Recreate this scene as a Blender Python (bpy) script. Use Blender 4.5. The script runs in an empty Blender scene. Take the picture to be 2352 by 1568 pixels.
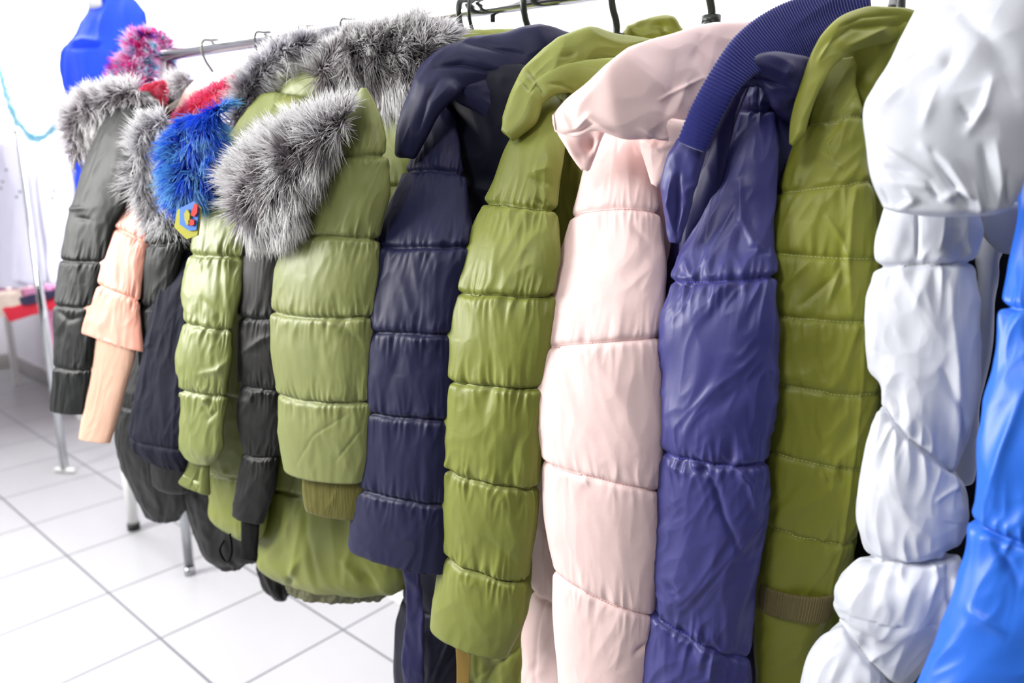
import bpy, math, random
import numpy as np
from mathutils import Vector

# ------------------------------------------------------------------ camera, world, light, exposure
SC = bpy.context.scene
CAMZ, CAMY = 1.45, -1.08
PITCH, YAW, FPX = math.radians(12), math.radians(30), 1650.0
cam_d = bpy.data.cameras.new('camera'); cam = bpy.data.objects.new('camera', cam_d)
SC.collection.objects.link(cam); SC.camera = cam
cam_d.sensor_width = 36.0; cam_d.lens = 36.0 * FPX / 2352.0
cam.location = (0, CAMY, CAMZ)
cam.rotation_euler = (math.pi / 2 - PITCH, 0, YAW)
cam_d.clip_start = 0.02
cam_d.dof.use_dof = True; cam_d.dof.focus_distance = 0.95; cam_d.dof.aperture_fstop = 3.2
W = bpy.data.worlds.new('world'); SC.world = W; W.use_nodes = True
W.node_tree.nodes['Background'].inputs[0].default_value = (0.95, 0.97, 1.0, 1)
W.node_tree.nodes['Background'].inputs[1].default_value = 0.06
SC.view_settings.view_transform = 'Standard'; SC.view_settings.look = 'None'
SC.view_settings.exposure = 0.16; SC.view_settings.gamma = 1.0; SC.view_settings.use_curve_mapping = False

def area(name, loc, target, size, power, col=(1, 1, 1)):
    d = bpy.data.lights.new(name, 'AREA'); d.shape = 'RECTANGLE'; d.size, d.size_y = size; d.energy = power; d.color = col
    o = bpy.data.objects.new(name, d); SC.collection.objects.link(o); o.location = loc
    o.rotation_euler = (Vector(target) - Vector(loc)).to_track_quat('-Z', 'Y').to_euler()
    return o
area('assumed_left_key', (-3.3, -1.4, 1.95), (-0.9, -0.2, 1.1), (1.2, 1.5), 145, (1.0, 0.99, 0.97))  # added key light, assumed from the bright left sides; no window stands here
area('front_fill_light', (-0.6, -1.7, 2.5), (-0.4, 0.0, 0.9), (0.35, 0.35), 10, (1.0, 0.985, 0.96))  # added flash-like fill in front of the coats, not a ceiling fitting
area('back_wall_fill', (-1.6, .3, 2.92), (-1.4, 1.7, 1.7), (4.4, .3), 50)  # added fill that keeps the back wall white, no real fitting
area('far_corner_fill', (-4.6, 1.0, 2.92), (-4.6, 1.1, 0), (2.0, .8), 55)  # added fill brightening the far left wall and floor

# ------------------------------------------------------------------ geometry helpers
def ray(x, y):
    r = (np.asarray(x, float) - 1176) / FPX; u = -(np.asarray(y, float) - 784) / FPX
    F = math.cos(PITCH) + u * math.sin(PITCH); U = -math.sin(PITCH) + u * math.cos(PITCH)
    return np.stack([r * math.cos(YAW) - F * math.sin(YAW), r * math.sin(YAW) + F * math.cos(YAW), U], -1)
CAM = np.array([0, CAMY, CAMZ])
def at(x, y, Y):                      # point on the upright plane Y parallel to the rail
    d = ray(x, y); return CAM + d * ((np.asarray(Y, float) - CAMY) / d[..., 1])[..., None]
def on_floor(x, y):
    d = ray(x, y); return CAM + d * (-CAMZ / d[2])
def to_px(P):
    Q = P - CAM
    r = Q[..., 0] * math.cos(YAW) + Q[..., 1] * math.sin(YAW); F = -Q[..., 0] * math.sin(YAW) + Q[..., 1] * math.cos(YAW)
    fw = F * math.cos(PITCH) - Q[..., 2] * math.sin(PITCH); u = F * math.sin(PITCH) + Q[..., 2] * math.cos(PITCH)
    return 1176 + FPX * r / fw, 784 - FPX * u / fw

_rs = np.random.RandomState(7); _perm = _rs.permutation(256); _perm = np.concatenate([_perm, _perm, _perm])
_g = _rs.randn(256, 3); _g /= np.linalg.norm(_g, axis=1)[:, None]
def noise(p):
    p = np.asarray(p, float); i = np.floor(p).astype(int); f = p - i; i &= 255
    w = f * f * f * (f * (f * 6 - 15) + 10); out = 0
    for a in (0, 1):
        for b in (0, 1):
            for c in (0, 1):
                h = _perm[_perm[_perm[(i[..., 0] + a) & 255] + ((i[..., 1] + b) & 255)] + ((i[..., 2] + c) & 255)]
                g = _g[h & 255]; d = (g * (f - np.array([a, b, c]))).sum(-1)
                out = out + d * (w[..., 0] if a else 1 - w[..., 0]) * (w[..., 1] if b else 1 - w[..., 1]) * (w[..., 2] if c else 1 - w[..., 2])
    return out * 1.5
def ridged(p): return 1 - 2.2 * np.abs(noise(p))

def hermite(S, A, s):
    S = np.asarray(S, float); A = np.asarray(A, float); n = len(S)
    T = np.zeros_like(A)
    d = (A[1:] - A[:-1]) / (S[1:] - S[:-1])[:, None]
    T[0], T[-1] = d[0], d[-1]
    if n > 2:
        h = S[1:] - S[:-1]
        T[1:-1] = (d[:-1] * h[1:, None] + d[1:] * h[:-1, None]) / (h[1:] + h[:-1])[:, None]
    k = np.clip(np.searchsorted(S, s, 'right') - 1, 0, n - 2); h = (S[k + 1] - S[k]); t = ((s - S[k]) / h)[:, None]; h = h[:, None]
    return (2*t**3 - 3*t**2 + 1) * A[k] + (t**3 - 2*t**2 + t) * h * T[k] + (-2*t**3 + 3*t**2) * A[k+1] + (t**3 - t**2) * h * T[k+1]

def mesh_obj(name, V, F, mat, parent=None, col=None, smooth=True):
    me = bpy.data.meshes.new(name)
    V = np.asarray(V, np.float32)
    if parent is not None: V = V - np.array(world_of(parent), np.float32)
    F = [np.asarray(f, np.int32) for f in (F if isinstance(F, list) else [F]) if len(f)]
    nl = sum(f.size for f in F); nf = sum(len(f) for f in F)
    me.vertices.add(len(V)); me.vertices.foreach_set('co', V.ravel())
    me.loops.add(nl); me.loops.foreach_set('vertex_index', np.concatenate([f.ravel() for f in F]))
    me.polygons.add(nf)
    tot = np.concatenate([np.full(len(f), f.shape[1], np.int32) for f in F])
    me.polygons.foreach_set('loop_start', np.concatenate([[0], np.cumsum(tot)[:-1]]).astype(np.int32))
    me.update(calc_edges=True)
    me.polygons.foreach_set('use_smooth', np.full(nf, smooth))
    if col is not None:
        a = me.color_attributes.new('Col', 'FLOAT_COLOR', 'POINT')
        a.data.foreach_set('color', np.concatenate([col, np.ones((len(col), 1))], 1).astype(np.float32).ravel())
    me.materials.append(mat)
    o = bpy.data.objects.new(name, me); SC.collection.objects.link(o)
    if parent is not None: o.parent = parent
    return o
def world_of(o):
    p = Vector((0, 0, 0))
    while o is not None: p += o.location; o = o.parent
    return tuple(p)
def thing(name, label, cat, loc, group=None):
    o = bpy.data.objects.new(name, None); SC.collection.objects.link(o); o.location = loc; o.empty_display_size = .05
    o['label'] = label; o['category'] = cat
    if group: o['group'] = group
    return o
def tag(o, label, cat, group=None):
    o['label'] = label; o['category'] = cat
    if group: o['group'] = group
    return o
def struct(o): o['kind'] = 'structure'; return o

def rings(rows, yd, rho, th=None, dv=.0026):
    """interpolated left / right edges of a lofted form and its half thickness"""
    R = [r[:4] for r in rows]; n = len(R)
    yd = np.full(n, yd, float) if np.isscalar(yd) else np.interp(np.arange(n), np.linspace(0, n - 1, len(yd)), yd)
    A = np.array(R, float)
    L = at(A[:, 0], A[:, 1], yd); Rr = at(A[:, 2], A[:, 3], yd)
    C = (L + Rr) / 2; S = np.concatenate([[0], np.cumsum(np.maximum(np.linalg.norm(C[1:] - C[:-1], axis=1), 1e-4))])
    m = max(4, int(S[-1] / dv)); s = np.linspace(0, S[-1], m)
    LR = hermite(S, np.concatenate([L, Rr], 1), s)
    C = (LR[:, :3] + LR[:, 3:]) / 2; E = (LR[:, 3:] - LR[:, :3]) / 2
    n_ = C - CAM; n_[:, 2] = 0; n_ /= np.linalg.norm(n_, axis=1)[:, None]
    wp = np.linalg.norm(E - (E * n_).sum(1)[:, None] * n_, axis=1)
    b = rho * wp if th is None else np.minimum(rho * wp * 3, np.interp(s, np.linspace(0, S[-1], len(th)), th) if not np.isscalar(th) else th)
    seams = [S[i] for i, r in enumerate(rows) if len(r) > 4 and r[4] == 's']
    return s, C, E, n_, b, wp, seams

def form(name, rows, mat, parent, yd, rho=.6, th=None, puff=.05, groove=.005, pucker=.003, plen=.019, lam=.0115, wr=.0016, wlam=.05, strokes=(), sag=0.0,
         nu=150, dv=.0026, sq=2.0, ends=('round', 'round'), capl=.5, rib=None, stitch=None, seed=0, label=None, wan=2.2, dia=0.0, ends_in=.02):
    s, C, E, n, b, wp, seams = rings(rows, yd, rho, th, dv)
    m = len(s); S1 = s[-1]
    ph = np.linspace(0, 2 * np.pi, nu, endpoint=False); c, si = np.cos(ph), np.sin(ph)
    ce = np.sign(c) * np.abs(c) ** (2 / sq); se = np.sign(si) * np.abs(si) ** (2 / sq)
    # puff profile between seams
    bounds = np.array([-.03] + list(seams) + [S1 + .03]) if seams else np.array([-.03, S1 + .03])
    k = np.clip(np.searchsorted(bounds, s, 'right') - 1, 0, len(bounds) - 2)
    q = (s - bounds[k]) / (bounds[k + 1] - bounds[k])
    prof = (1 - np.abs(2 * q - 1) ** 3.0) ** .6 if seams else np.zeros(m)
    sc = 1 + puff * prof
    # end caps
    ax = np.gradient(C, axis=0); ax /= np.linalg.norm(ax, axis=1)[:, None] + 1e-9
    def ringset(i, scale, off): return (C[i] + ax[i] * off, E[i] * scale, b[i] * scale)
    pre, post = [], []
    for end, i, sg, lst in ((ends[0], 0, -1, pre), (ends[1], -1, 1, post)):
        h = capl * min(wp[i], b[i] * 1.3)
        if end == 'round':
            for a in (.35, .7, 1.0, 1.25, 1.45): lst.append(ringset(i, math.cos(a) * sc[i], sg * h * math.sin(a)))
        elif end == 'open':
            for q_, o_ in ((.985, .003), (.95, .0035), (.9, .0), (.86, -ends_in * .5), (.82, -ends_in)): lst.append(ringset(i, q_ * sc[i], sg * o_))
    pre = pre[::-1]
    CC = np.array([r[0] for r in pre] + list(C) + [r[0] for r in post])
    EE = np.array([r[1] for r in pre] + list(E * sc[:, None]) + [r[1] for r in post])
    BB = np.array([r[2] for r in pre] + list(b * sc) + [r[2] for r in post])
    p0, M = len(pre), len(pre) + m + len(post)
    ss = np.concatenate([np.full(p0, 0) - np.arange(p0, 0, -1) * .002, s, S1 + np.arange(1, len(post) + 1) * .002])
    NN = np.concatenate([np.repeat(n[:1], p0, 0), n, np.repeat(n[-1:], len(post), 0)])
    P = CC[:, None] + EE[:, None] * ce[None, :, None] - NN[:, None] * (BB[:, None] * se[None])[..., None]
    if sag: P[..., 2] -= sag * np.clip(se, 0, 1)[None] ** 1.0
    def normals(P):
        du = np.roll(P, -1, 1) - np.roll(P, 1, 1); dvv = np.gradient(P, axis=0); N = np.cross(du, dvv)
        N /= np.linalg.norm(N, axis=2)[..., None] + 1e-12
        if (N[M // 2, nu // 4] * NN[M // 2]).sum() > 0: N = -N
        return N
    N = normals(P)
    wp2 = np.linalg.norm(EE, axis=1)
    q3 = np.stack([np.broadcast_to(ce, (M, nu)) * wp2[:, None], np.broadcast_to(se, (M, nu)) * BB[:, None], np.broadcast_to(ss[:, None], (M, nu))], -1)
    off = np.array([seed * 3.7 + 11.3, seed * 1.9 + 5.1, seed * 7.3])
    d = np.zeros((M, nu)); mask = np.ones(M); mask[:p0] = np.linspace(.2, 1, p0) if p0 else 1; mask[p0 + m:] = np.linspace(1, .2, M - p0 - m) if M > p0 + m else 1
    sw = ss[:, None] + .0025 * noise(q3 / .05 + off)
    if seams:
        SM = np.array(seams); dd = sw[..., None] - SM; j = np.abs(dd).argmin(-1); ds = np.take_along_axis(dd, j[..., None], -1)[..., 0]
        side = (ds > 0) * 1.0
        d -= groove * np.exp(-(np.abs(ds) / .0034) ** 1.2)
        pk = ridged(np.stack([q3[..., 0] / lam, q3[..., 1] / lam, ds / .055 + j * 17.3 + side * 7.7], -1) + off)
        pk2 = noise(np.stack([q3[..., 0] / (lam * 2.7), q3[..., 1] / (lam * 2.7), ds / .11 + j * 9.1 + side * 3.3], -1) + off)
        env = np.exp(-np.abs(ds) / plen) * (1 - np.exp(-np.abs(ds) / .003))
        d += pucker * env * (pk * .95 + pk2 * 1.6)
    if wr:
        qa = q3.copy(); qa[..., 0] += dia * q3[..., 2]
        qq = np.stack([qa[..., 0] / wlam, qa[..., 1] / wlam, qa[..., 2] / (wlam * wan)], -1) + off
        warp = noise(qq * .7 + 31)[..., None] * .9
        d += wr * (ridged(qq + warp) * .8 + noise(qq * .45 + 5) * 2.0 + .35 * ridged(qq * 2.3 + warp))
    if rib: d += rib[1] * np.sin(2 * np.pi * (ss[:, None] if rib[2] == 'v' else np.broadcast_to(ph * (wp2.max()) * 1.0, (M, nu))) / rib[0])
    if strokes:
        X, Y = to_px(P); fr = np.clip(si, 0, .25)[None] * 4
        for st in strokes:
            pts = np.array(st[0], float).reshape(-1, 2); w_, amp = st[1], st[2] * .001
            best = np.full((M, nu), 1e9); tt = np.zeros((M, nu)); sgn = np.zeros((M, nu)); ns = len(pts) - 1
            for a_ in range(ns):
                p_, e_ = pts[a_], pts[a_ + 1] - pts[a_]; l2 = (e_ ** 2).sum()
                t = np.clip(((X - p_[0]) * e_[0] + (Y - p_[1]) * e_[1]) / l2, 0, 1)
                dx, dy = X - p_[0] - t * e_[0], Y - p_[1] - t * e_[1]; dist = np.hypot(dx, dy)
                up = dist < best; best = np.where(up, dist, best); tt = np.where(up, (a_ + t) / ns, tt); sgn = np.where(up, np.sign(e_[0] * dy - e_[1] * dx), sgn)
            tap = np.sin(np.pi * np.clip(tt * .86 + .07, 0, 1)) ** .7
            if len(st) > 3 and st[3] == 'step':      # one side raised, as of an overlapping fold
                d += amp * fr * tap * np.where(sgn > 0, np.exp(-(best / (w_ * 3)) ** 1.2), -.25 * np.exp(-(best / w_) ** 2)) * (1 - np.exp(-(best / (w_ * .25)) ** 2) * .3)
            else:
                d += amp * fr * tap * np.exp(-(best / w_) ** 1.5)
    P = P + N * (d * mask[:, None])[..., None]
    V = P.reshape(-1, 3)
    i0 = np.arange(M - 1)[:, None] * nu; jj = np.arange(nu)[None]; j1 = (jj + 1) % nu
    Q = np.stack([i0 + jj, i0 + j1, i0 + nu + j1, i0 + nu + jj], -1).reshape(-1, 4)
    V = np.concatenate([V, P[0].mean(0)[None], P[-1].mean(0)[None]])
    a = np.arange(nu); T0 = np.stack([np.full(nu, M * nu), (a + 1) % nu, a], -1); T1 = np.stack([np.full(nu, M * nu + 1), (M - 1) * nu + a, (M - 1) * nu + (a + 1) % nu], -1)
    o = mesh_obj(name, V, [Q, T0, T1], mat, parent)
    if label: o['label'] = label
    if stitch is not None and seams:
        for sm in seams:
            VV, FF = [], []; kk = 0
            # follow the wobbling seam over the visible half
            line = []
            for u in np.where(si > -.1)[0]:
                i = np.abs(sw[:, u] - sm).argmin(); line.append((u, P[i, u] + N[i, u] * .0004, N[i, u]))
            line.sort(key=lambda z: z[0] if z[0] < nu * .75 else z[0] - nu)
            pts = np.array([l[1] for l in line]); nn = np.array([l[2] for l in line])
            L_ = np.concatenate([[0], np.cumsum(np.linalg.norm(pts[1:] - pts[:-1], axis=1))])
            for x0 in np.arange(0, L_[-1] - .003, .0042):
                A_ = np.array([np.interp(x0, L_, pts[:, c_]) for c_ in range(3)]); B_ = np.array([np.interp(x0 + .0029, L_, pts[:, c_]) for c_ in range(3)])
                N_ = np.array([np.interp(x0, L_, nn[:, c_]) for c_ in range(3)]); t_ = B_ - A_; t_ /= np.linalg.norm(t_) + 1e-9; w_ = np.cross(t_, N_) * .00042; N2 = N_ * .0007
                VV += [A_ - w_, A_ + N2 * .6, A_ + w_, B_ - w_, B_ + N2 * .6, B_ + w_, (A_ + B_) / 2 + N2 * 1.2 - w_ * .5, (A_ + B_) / 2 + N2 * 1.2 + w_ * .5]
                FF += [(kk, kk+1, kk+6), (kk+1, kk+7, kk+6), (kk+1, kk+2, kk+7), (kk+3, kk+6, kk+4), (kk+4, kk+6, kk+7), (kk+4, kk+7, kk+5), (kk, kk+6, kk+3), (kk+2, kk+5, kk+7)]; kk += 8
            if VV: mesh_obj('stitching', VV, np.array(FF), stitch, o)
    return o

def fur(name, rows, parent, yd, N, length, pal, rho=.8, seed=1, width=.0008, grav=.3, flow=.3, clump=.45, mat=None, core=True, darkband=.35, spread=.35, parting=.9, label=None, basecol=None):
    s, C, E, n, b, wp, _ = rings(rows, yd, rho, None, .004)
    rs = np.random.RandomState(seed); m = len(s)
    perim = wp + b; idx = rs.choice(m, N, p=perim / perim.sum()); ph = rs.rand(N) * 2 * np.pi
    vis = np.sin(ph) > -.5; idx, ph = idx[vis], ph[vis]; N = len(idx)
    ax = np.gradient(C, axis=0); ax /= np.linalg.norm(ax, axis=1)[:, None]
    c, si = np.cos(ph), np.sin(ph)
    sc_end = np.minimum(1, np.minimum(s[idx] + .006, s[-1] - s[idx] + .006) / .018) ** .5
    root = C[idx] + E[idx] * (c * .85 * sc_end)[:, None] - n[idx] * (b[idx] * si * .85 * sc_end)[:, None]
    Eh = E[idx] / (np.linalg.norm(E[idx], axis=1)[:, None] + 1e-9)
    part = (Eh * (c * np.clip(si, 0, 1) ** .5)[:, None])
    nor = Eh * (c * b[idx])[:, None] - n[idx] * (si * wp[idx])[:, None]; nor /= np.linalg.norm(nor, axis=1)[:, None] + 1e-9
    endf = (np.clip(1 - s[idx] / .03, 0, 1) - np.clip(1 - (s[-1] - s[idx]) / .03, 0, 1))
    off = seed * 13.7
    cl = np.stack([noise(root / .022 + off + k * 50) for k in range(3)], -1) + .7 * np.stack([noise(root / .009 + off + k * 70) for k in range(3)], -1)
    d = nor * .75 + part * parting + ax[idx] * (flow - endf)[:, None] + cl * clump + rs.randn(N, 3) * .14 * (1 + spread)
    d /= np.linalg.norm(d, axis=1)[:, None]
    L = length * (.55 + .5 * rs.rand(N)) * (1 + .25 * noise(root / .03 + off))
    K = 5; t = np.linspace(0, 1, K)
    g = np.array([0, 0, -1.0])
    bend = (g * grav + .35 * cl + rs.randn(N, 3) * .1)
    P = root[:, None] + d[:, None] * (L[:, None] * t)[..., None] + bend[:, None] * (L[:, None] * t ** 2 * .6)[..., None]
    r1 = np.cross(d, [0.3, .2, .9]); r1 /= np.linalg.norm(r1, axis=1)[:, None]; r2 = np.cross(d, r1)
    w = width * (.6 + .8 * rs.rand(N))
    V = np.zeros((N, K, 3, 3))
    for k3 in range(3):
        a = 2 * np.pi * k3 / 3; o = r1 * math.cos(a) + r2 * math.sin(a)
        V[:, :, k3] = P + o[:, None] * (w[:, None] * (1.05 - t ** 1.5))[..., None]
    base = (np.arange(N) * K * 3)[:, None, None]; kk = (np.arange(K - 1) * 3)[None, :, None]; a3 = np.arange(3)[None, None]
    a, b_ = base + kk + a3, base + kk + (a3 + 1) % 3
    Q = np.stack([a, b_, b_ + 3, a + 3], -1).reshape(-1, 4)
    band = np.clip(1 - np.abs(noise(root / .035 + off + 9) * .8 + c) / darkband, 0, 1) * (si > 0)
    col = pal(t, band, rs.rand(N), noise(root / .02 + off + 77), N)             # N,K,3
    colv = np.repeat(col[:, :, None], 3, 2).reshape(-1, 3); VV = V.reshape(-1, 3); F = [Q]
    if core:
        nu = 40; p2 = np.linspace(0, 2 * np.pi, nu, endpoint=False)
        sce = np.minimum(1, np.minimum(s + .001, s[-1] - s + .001) / .018) ** .5
        Pc = C[:, None] + E[:, None] * (np.cos(p2)[None] * .84 * sce[:, None])[..., None] - n[:, None] * (b[:, None] * sce[:, None] * np.sin(p2)[None] * .84)[..., None]
        i0 = np.arange(m - 1)[:, None] * nu; jj = np.arange(nu)[None]; j1 = (jj + 1) % nu
        F.append(np.stack([i0 + jj, i0 + j1, i0 + nu + j1, i0 + nu + jj], -1).reshape(-1, 4) + len(VV))
        bc = np.array(basecol if basecol is not None else col[:, 0].mean(0))
        colv = np.concatenate([colv, np.tile(bc, (m * nu, 1))]); VV = np.concatenate([VV, Pc.reshape(-1, 3)])
    o = mesh_obj(name, VV, F, mat or MAT['fur'], parent, col=colv)
    if label: o['label'] = label
    return o

def lin(r, g, b):
    f = lambda c: (c / 255 / 12.92) if c / 255 <= .04045 else ((c / 255 + .055) / 1.055) ** 2.4
    return (f(r), f(g), f(b))
def pal_fox(root=(120, 106, 112), mid=(236, 231, 236), tip=(255, 255, 255), darktip=(120, 100, 108)):
    R, M_, T, D = [np.array(lin(*c)) for c in (root, mid, tip, darktip)]
    def f(t, band, rnd, nz, N):
        tt = t[None, :, None]; a = np.clip(tt / .25, 0, 1); b = np.clip((tt - .25) / .35, 0, 1)
        tipc = T[None] * (1 - np.clip(band * .85 + (rnd < .12) * .5, 0, .9))[:, None] + D[None] * np.clip(band * .85 + (rnd < .12) * .5, 0, .9)[:, None]
        c = R * (1 - a) + M_ * a; c = c * (1 - b) + tipc[:, None] * b
        return c * (1 - .35 * band[:, None, None] * (1 - tt * .5))
    return f
def pal_two(root, tip, alt=None):
    R, T = np.array(lin(*root)), np.array(lin(*tip)); A = np.array(lin(*(alt or tip)))
    def f(t, band, rnd, nz, N):
        tt = t[None, :, None] ** .8; k = np.clip(nz * 2.5 + .4, 0, 1)[:, None]
        tip_ = T[None] * (1 - k) + A[None] * k
        return R * (1 - tt) + tip_[:, None] * tt
    return f
def pal_multi(cols):
    Cs = np.array([lin(*c) for c in cols])
    def f(t, band, rnd, nz, N):
        k = np.clip(((nz + .55) / 1.1 * len(Cs) + (rnd - .5) * .7).astype(int), 0, len(Cs) - 1)
        return Cs[k][:, None] * (.75 + .25 * t[None, :, None])
    return f

# ------------------------------------------------------------------ materials
MAT = {}
def fabric(key, rgb, rough=.42, spec=.5, sheen=.0, weave=900, wb=.12, coat=0.0, crease=.0, lum=.06):
    m = bpy.data.materials.new(key); m.use_nodes = True; nt = m.node_tree; b = nt.nodes['Principled BSDF']
    c = lin(*rgb); b.inputs['Roughness'].default_value = rough
    b.inputs['Specular IOR Level'].default_value = spec; b.inputs['Sheen Weight'].default_value = sheen; b.inputs['Sheen Roughness'].default_value = .4
    b.inputs['Coat Weight'].default_value = coat; b.inputs['Coat Roughness'].default_value = .3
    tc = nt.nodes.new('ShaderNodeTexCoord'); nz = nt.nodes.new('ShaderNodeTexNoise'); nz.inputs['Scale'].default_value = 9; nz.inputs['Detail'].default_value = 3
    nt.links.new(tc.outputs['Object'], nz.inputs['Vector'])
    mx = nt.nodes.new('ShaderNodeMix'); mx.data_type = 'RGBA'
    mx.inputs[6].default_value = (*[x * (1 - lum) for x in c], 1); mx.inputs[7].default_value = (*[min(1, x * (1 + lum)) for x in c], 1)
    nt.links.new(nz.outputs['Fac'], mx.inputs[0]); nt.links.new(mx.outputs[2], b.inputs['Base Color'])
    # woven thread and fine nylon crinkle
    mp = nt.nodes.new('ShaderNodeMapping'); mp.inputs['Scale'].default_value = (1, 1, .35); nt.links.new(tc.outputs['Object'], mp.inputs[0])
    n2 = nt.nodes.new('ShaderNodeTexNoise'); n2.inputs['Scale'].default_value = weave; n2.inputs['Detail'].default_value = 1; nt.links.new(mp.outputs[0], n2.inputs['Vector'])
    n3 = nt.nodes.new('ShaderNodeTexNoise'); n3.inputs['Scale'].default_value = 38; n3.inputs['Detail'].default_value = 4; n3.inputs['Roughness'].default_value = .6; nt.links.new(mp.outputs[0], n3.inputs['Vector'])
    b1 = nt.nodes.new('ShaderNodeBump'); b1.inputs['Strength'].default_value = wb; b1.inputs['Distance'].default_value = .0006; nt.links.new(n2.outputs['Fac'], b1.inputs['Height'])
    b2 = nt.nodes.new('ShaderNodeBump'); b2.inputs['Strength'].default_value = crease; b2.inputs['Distance'].default_value = .006; nt.links.new(n3.outputs['Fac'], b2.inputs['Height'])
    nt.links.new(b1.outputs[0], b2.inputs['Normal']); nt.links.new(b2.outputs[0], b.inputs['Normal'])
    MAT[key] = m; return m
def plain(key, rgb, rough=.5, metal=0.0, emit=0):
    m = bpy.data.materials.new(key); m.use_nodes = True; nt = m.node_tree; b = nt.nodes['Principled BSDF']
    nz = nt.nodes.new('ShaderNodeTexNoise'); nz.inputs['Scale'].default_value = 14
    mx = nt.nodes.new('ShaderNodeMix'); mx.data_type = 'RGBA'; c = lin(*rgb)
    mx.inputs[6].default_value = (*[x * .97 for x in c], 1); mx.inputs[7].default_value = (*c, 1)
    nt.links.new(nz.outputs['Fac'], mx.inputs[0]); nt.links.new(mx.outputs[2], b.inputs['Base Color'])
    b.inputs['Roughness'].default_value = rough; b.inputs['Metallic'].default_value = metal
    MAT[key] = m; return m
def attr_mat(key, rough=.55):
    m = bpy.data.materials.new(key); m.use_nodes = True; nt = m.node_tree; b = nt.nodes['Principled BSDF']
    a = nt.nodes.new('ShaderNodeVertexColor'); a.layer_name = 'Col'; nt.links.new(a.outputs[0], b.inputs['Base Color'])
    b.inputs['Roughness'].default_value = rough; b.inputs['Specular IOR Level'].default_value = .4; MAT[key] = m
    tr = nt.nodes.new('ShaderNodeBsdfTranslucent'); mx = nt.nodes.new('ShaderNodeMixShader'); mx.inputs[0].default_value = .5
    nt.links.new(a.outputs[0], tr.inputs[0]); nt.links.new(b.outputs[0], mx.inputs[1]); nt.links.new(tr.outputs[0], mx.inputs[2])
    nt.links.new(mx.outputs[0], nt.nodes['Material Output'].inputs[0])
attr_mat('fur')
fabric('olive_a', (130, 136, 80), .48, .32, crease=.05)
fabric('olive_b', (126, 133, 58), .46, .34, crease=.05)
fabric('olive_c', (128, 132, 46), .46, .34, crease=.04, weave=700)
fabric('olive_d', (132, 140, 78), .44, .36, crease=.05)
fabric('olive_knit', (122, 118, 58), .85, .2, sheen=.4, weave=500, wb=.4)
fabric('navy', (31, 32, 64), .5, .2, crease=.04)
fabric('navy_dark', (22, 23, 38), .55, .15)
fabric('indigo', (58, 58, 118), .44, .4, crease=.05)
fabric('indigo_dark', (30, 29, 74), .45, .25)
fabric('indigo_knit', (34, 38, 104), .9, .15, sheen=.5, weave=350, wb=.6)
fabric('pink', (246, 216, 212), .5, .4, crease=.03)
fabric('peach', (244, 172, 150), .5, .35)
fabric('peach_pale', (250, 216, 202), .45, .4)
fabric('peach_knit', (230, 188, 164), .85, .2, weave=500, wb=.4)
fabric('black', (25, 25, 24), .5, .15, crease=.04)
fabric('black_b', (26, 28, 27), .5, .12, crease=.04)
fabric('black_knit', (18, 18, 19), .85, .1)
fabric('denim', (18, 21, 38), .75, .12, weave=500, wb=.4)
fabric('white', (204, 207, 216), .42, .4, crease=.05)
fabric('blue', (44, 108, 218), .4, .5, crease=.06)
fabric('fleece', (8, 52, 190), .7, .2)
fabric('white_cloth', (226, 224, 244), .7, .3)
fabric('coral', (255, 96, 140), .7, .3)
fabric('webbing', (112, 102, 66), .7, .3, weave=400, wb=.3)
fabric('tan', (132, 106, 44), .6, .3)
fabric('grey_olive', (92, 92, 62), .6, .3)
plain('thread_olive', (188, 196, 120), .7); plain('thread_pink', (232, 178, 176), .7); plain('thread_indigo', (70, 72, 190), .6); plain('thread_dark', (60, 66, 24), .7); plain('thread_white', (214, 216, 226), .7)
plain('chrome', (205, 208, 210), .12, 1.0); plain('grey_metal', (170, 172, 176), .3, 1.0); plain('white_paint', (238, 238, 236), .35)
plain('hanger_dark', (44, 52, 44), .35); plain('hanger_grey', (120, 118, 106), .35); plain('rubber', (18, 18, 20), .6)
plain('wall_white', (243, 240, 247), .8); plain('wall_pink', (238, 226, 236), .8); plain('baseboard', (176, 172, 170), .6); plain('ceiling_white', (240, 240, 240), .9)
plain('gold', (255, 214, 120), .25, 1.0); plain('cloth_red', (226, 28, 60), .7); plain('cloth_navy', (38, 30, 70), .7); plain('cloth_cream', (246, 226, 212), .7); plain('cloth_pink', (246, 168, 214), .7); plain('skin_grey', (150, 152, 156), .6)

def floor_mat():
    m = bpy.data.materials.new('tile'); m.use_nodes = True; nt = m.node_tree; b = nt.nodes['Principled BSDF']
    tc = nt.nodes.new('ShaderNodeTexCoord'); mp = nt.nodes.new('ShaderNodeMapping')
    nt.links.new(tc.outputs['Object'], mp.inputs[0]); br = nt.nodes.new('ShaderNodeTexBrick')
    nt.links.new(mp.outputs[0], br.inputs['Vector']); br.offset = 0; br.squash = 1
    br.inputs['Scale'].default_value = 1; br.inputs['Mortar Size'].default_value = .0045; br.inputs['Mortar Smooth'].default_value = .2
    br.inputs['Brick Width'].default_value = .42; br.inputs['Row Height'].default_value = .42
    c = lin(166, 166, 168); br.inputs['Color1'].default_value = (*c, 1); br.inputs['Color2'].default_value = (*[x * .97 for x in c], 1); br.inputs['Mortar'].default_value = (*lin(92, 94, 98), 1)
    nt.links.new(br.outputs['Color'], b.inputs['Base Color']); b.inputs['Roughness'].default_value = .35
    bp = nt.nodes.new('ShaderNodeBump'); bp.inputs['Strength'].default_value = .3; bp.inputs['Distance'].default_value = .002; bp.invert = True
    nt.links.new(br.outputs['Fac'], bp.inputs['Height']); nt.links.new(bp.outputs[0], b.inputs['Normal'])
    MAT['tile'] = m
floor_mat()

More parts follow.
